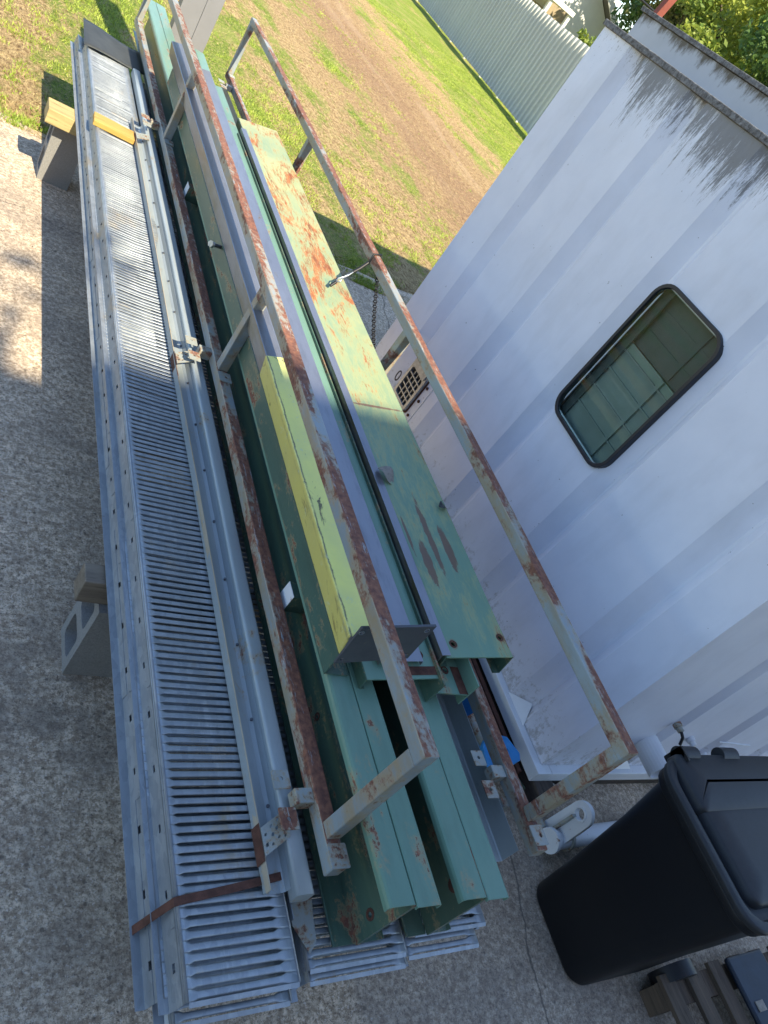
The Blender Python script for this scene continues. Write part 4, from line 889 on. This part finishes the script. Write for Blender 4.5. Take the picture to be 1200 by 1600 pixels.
# wheeled bin ----------------------------------------------------------------
root = thing('wheelie_bin', 'black plastic wheeled bin with closed lid beside the container', 'bin', (2.95, .48, 0))
def ring(x0, x1, y0, y1, r, z, n=6): return [(p[0], p[1], z) for p in rrect(x0, x1, y0, y1, r, n)]
lv = [(2.715, 3.20, .300, .675, .07, .0), (2.705, 3.22, .288, .688, .075, .02), (2.690, 3.25, .275, .700, .075, .25), (2.665, 3.31, .245, .728, .075, .60), (2.618, 3.37, .222, .752, .08, .86), (2.615, 3.37, .220, .754, .08, .885), (2.590, 3.39, .198, .776, .09, .888), (2.588, 3.39, .196, .778, .09, .925), (2.62, 3.37, .22, .754, .08, .93)]
b = B(); rr_ = [ring(*l) for l in lv]; k = len(rr_[0]); vs = [p for r_ in rr_ for p in r_]
b.add(vs, [(i*k+j, i*k+(j+1) % k, (i+1)*k+(j+1) % k, (i+1)*k+j) for i in range(len(rr_)-1) for j in range(k)]+[tuple(reversed(range(k)))], True)
o = mk('body', b, 'bin', root, .006)
lv = [(2.582, 3.40, .190, .784, .095, .927), (2.578, 3.40, .186, .788, .10, .948), (2.586, 3.395, .194, .780, .092, .957), (2.612, 3.38, .220, .754, .085, .957), (2.622, 3.37, .230, .744, .08, .930), (2.652, 3.35, .262, .716, .06, .928)]
b = B(); rr_ = [ring(*l) for l in lv]; vs = [p for r_ in rr_ for p in r_]
b.add(vs, [(i*k+j, i*k+(j+1) % k, (i+1)*k+(j+1) % k, (i+1)*k+j) for i in range(len(rr_)-1) for j in range(k)]+[tuple(range(len(vs)-k, len(vs))), tuple(reversed(range(k)))], True)
lid = mk('lid', b, 'lid', root, .003)
def dome(name, x0, x1, y0, y1, rad, z0, z1, e=.022):
    b = B(); ls = [ring(x0, x1, y0, y1, rad, z0), ring(x0+e*.25, x1-e*.25, y0+e*.25, y1-e*.25, rad*.9, z0+(z1-z0)*.7), ring(x0+e, x1-e, y0+e, y1-e, rad*.7, z1), ring(x0+.12, x1-.12, y0+.10, y1-.10, rad*.5, z1+.002)]; vs = [p for r_ in ls for p in r_]
    b.add(vs, [(i*k+j, i*k+(j+1) % k, (i+1)*k+(j+1) % k, (i+1)*k+j) for i in range(len(ls)-1) for j in range(k)]+[tuple(range(len(vs)-k, len(vs)))], True); mk(name, b, 'lid', lid)
dome('lid_panel', 2.665, 3.37, .265, .715, .05, .929, .966, .012)
dome('lid_hinge_panel', 2.650, 3.38, .575, .800, .035, .930, .975, .010)
for x in (2.70, 2.98): b = B(); b.cyl((x, .800, .958), (x+.11, .800, .958), .030, n=16); mk('hinge', b, 'lid', lid, .004)
b = B(); b.plate(rrect(.90, .99, .76, .82, .005, 2), [circ(.95, .79, .012)], .012, lambda u, v, w_: (2.70+w_, v, u)); mk('latch', b, 'black', lid)
for y in (.24, .70):
    b = B(); b.cyl((3.24, y-.03, .10), (3.24, y+.03, .10), .10, n=24); 
    if True: mk('wheel', b, 'black', root, .01)
b = B(); b.cyl((3.42, .28, .93), (3.42, .70, .93), .014, n=10); mk('handle', b, 'lid', root)
root.scale = (1, 1, .955); root.location.x -= .022
# pallet ---------------------------------------------------------------------
def pallet(label, x0, y1, z0, W=1.0, L=1.1):
    root = thing('wooden_pallet', label, 'pallet', (x0+W/2, y1-L/2, z0), 'dark wooden pallets behind the bin')
    for i in range(6): x = x0+i*(W-.09)/5; b = B(); b.box(x, x+.09, y1-L, y1, z0+.112, z0+.132); mk('deck_board', b, 'wood_dark', root, .002)
    for y in (y1-.12, y1-L/2, y1-L+.02):
        b = B(); b.box(x0, x0+W, y, y+.10, z0+.092, z0+.1115); mk('cross_board', b, 'wood_dark', root, .002)
        for x in (x0+.002, x0+W/2-.06, x0+W-.122): b = B(); b.box(x, x+.12, y+.002, y+.098, z0+.0, z0+.0915); mk('block', b, 'wood_dark', root, .002)
    return root
pallet('dark timber pallet on the ground at the lower right, below the bin', 3.08, .245, 0.)
root = thing('steel_box', 'navy blue steel case lying on the pallet at the right edge', 'case', (3.75, -.2, .133))
b = B(); b.box(3.56, 3.86, -.75, .24, .134, .158); mk('case_body', b, 'navy', root, .01)
b = B(); b.box(3.60, 3.66, .02, .06, .1585, .162); b.box(3.72, 3.80, -.10, -.05, .1585, .163); b.box(3.58, 3.60, -.20, -.16, .1585, .161); mk('paper_scrap', b, 'leaf_dry', root)
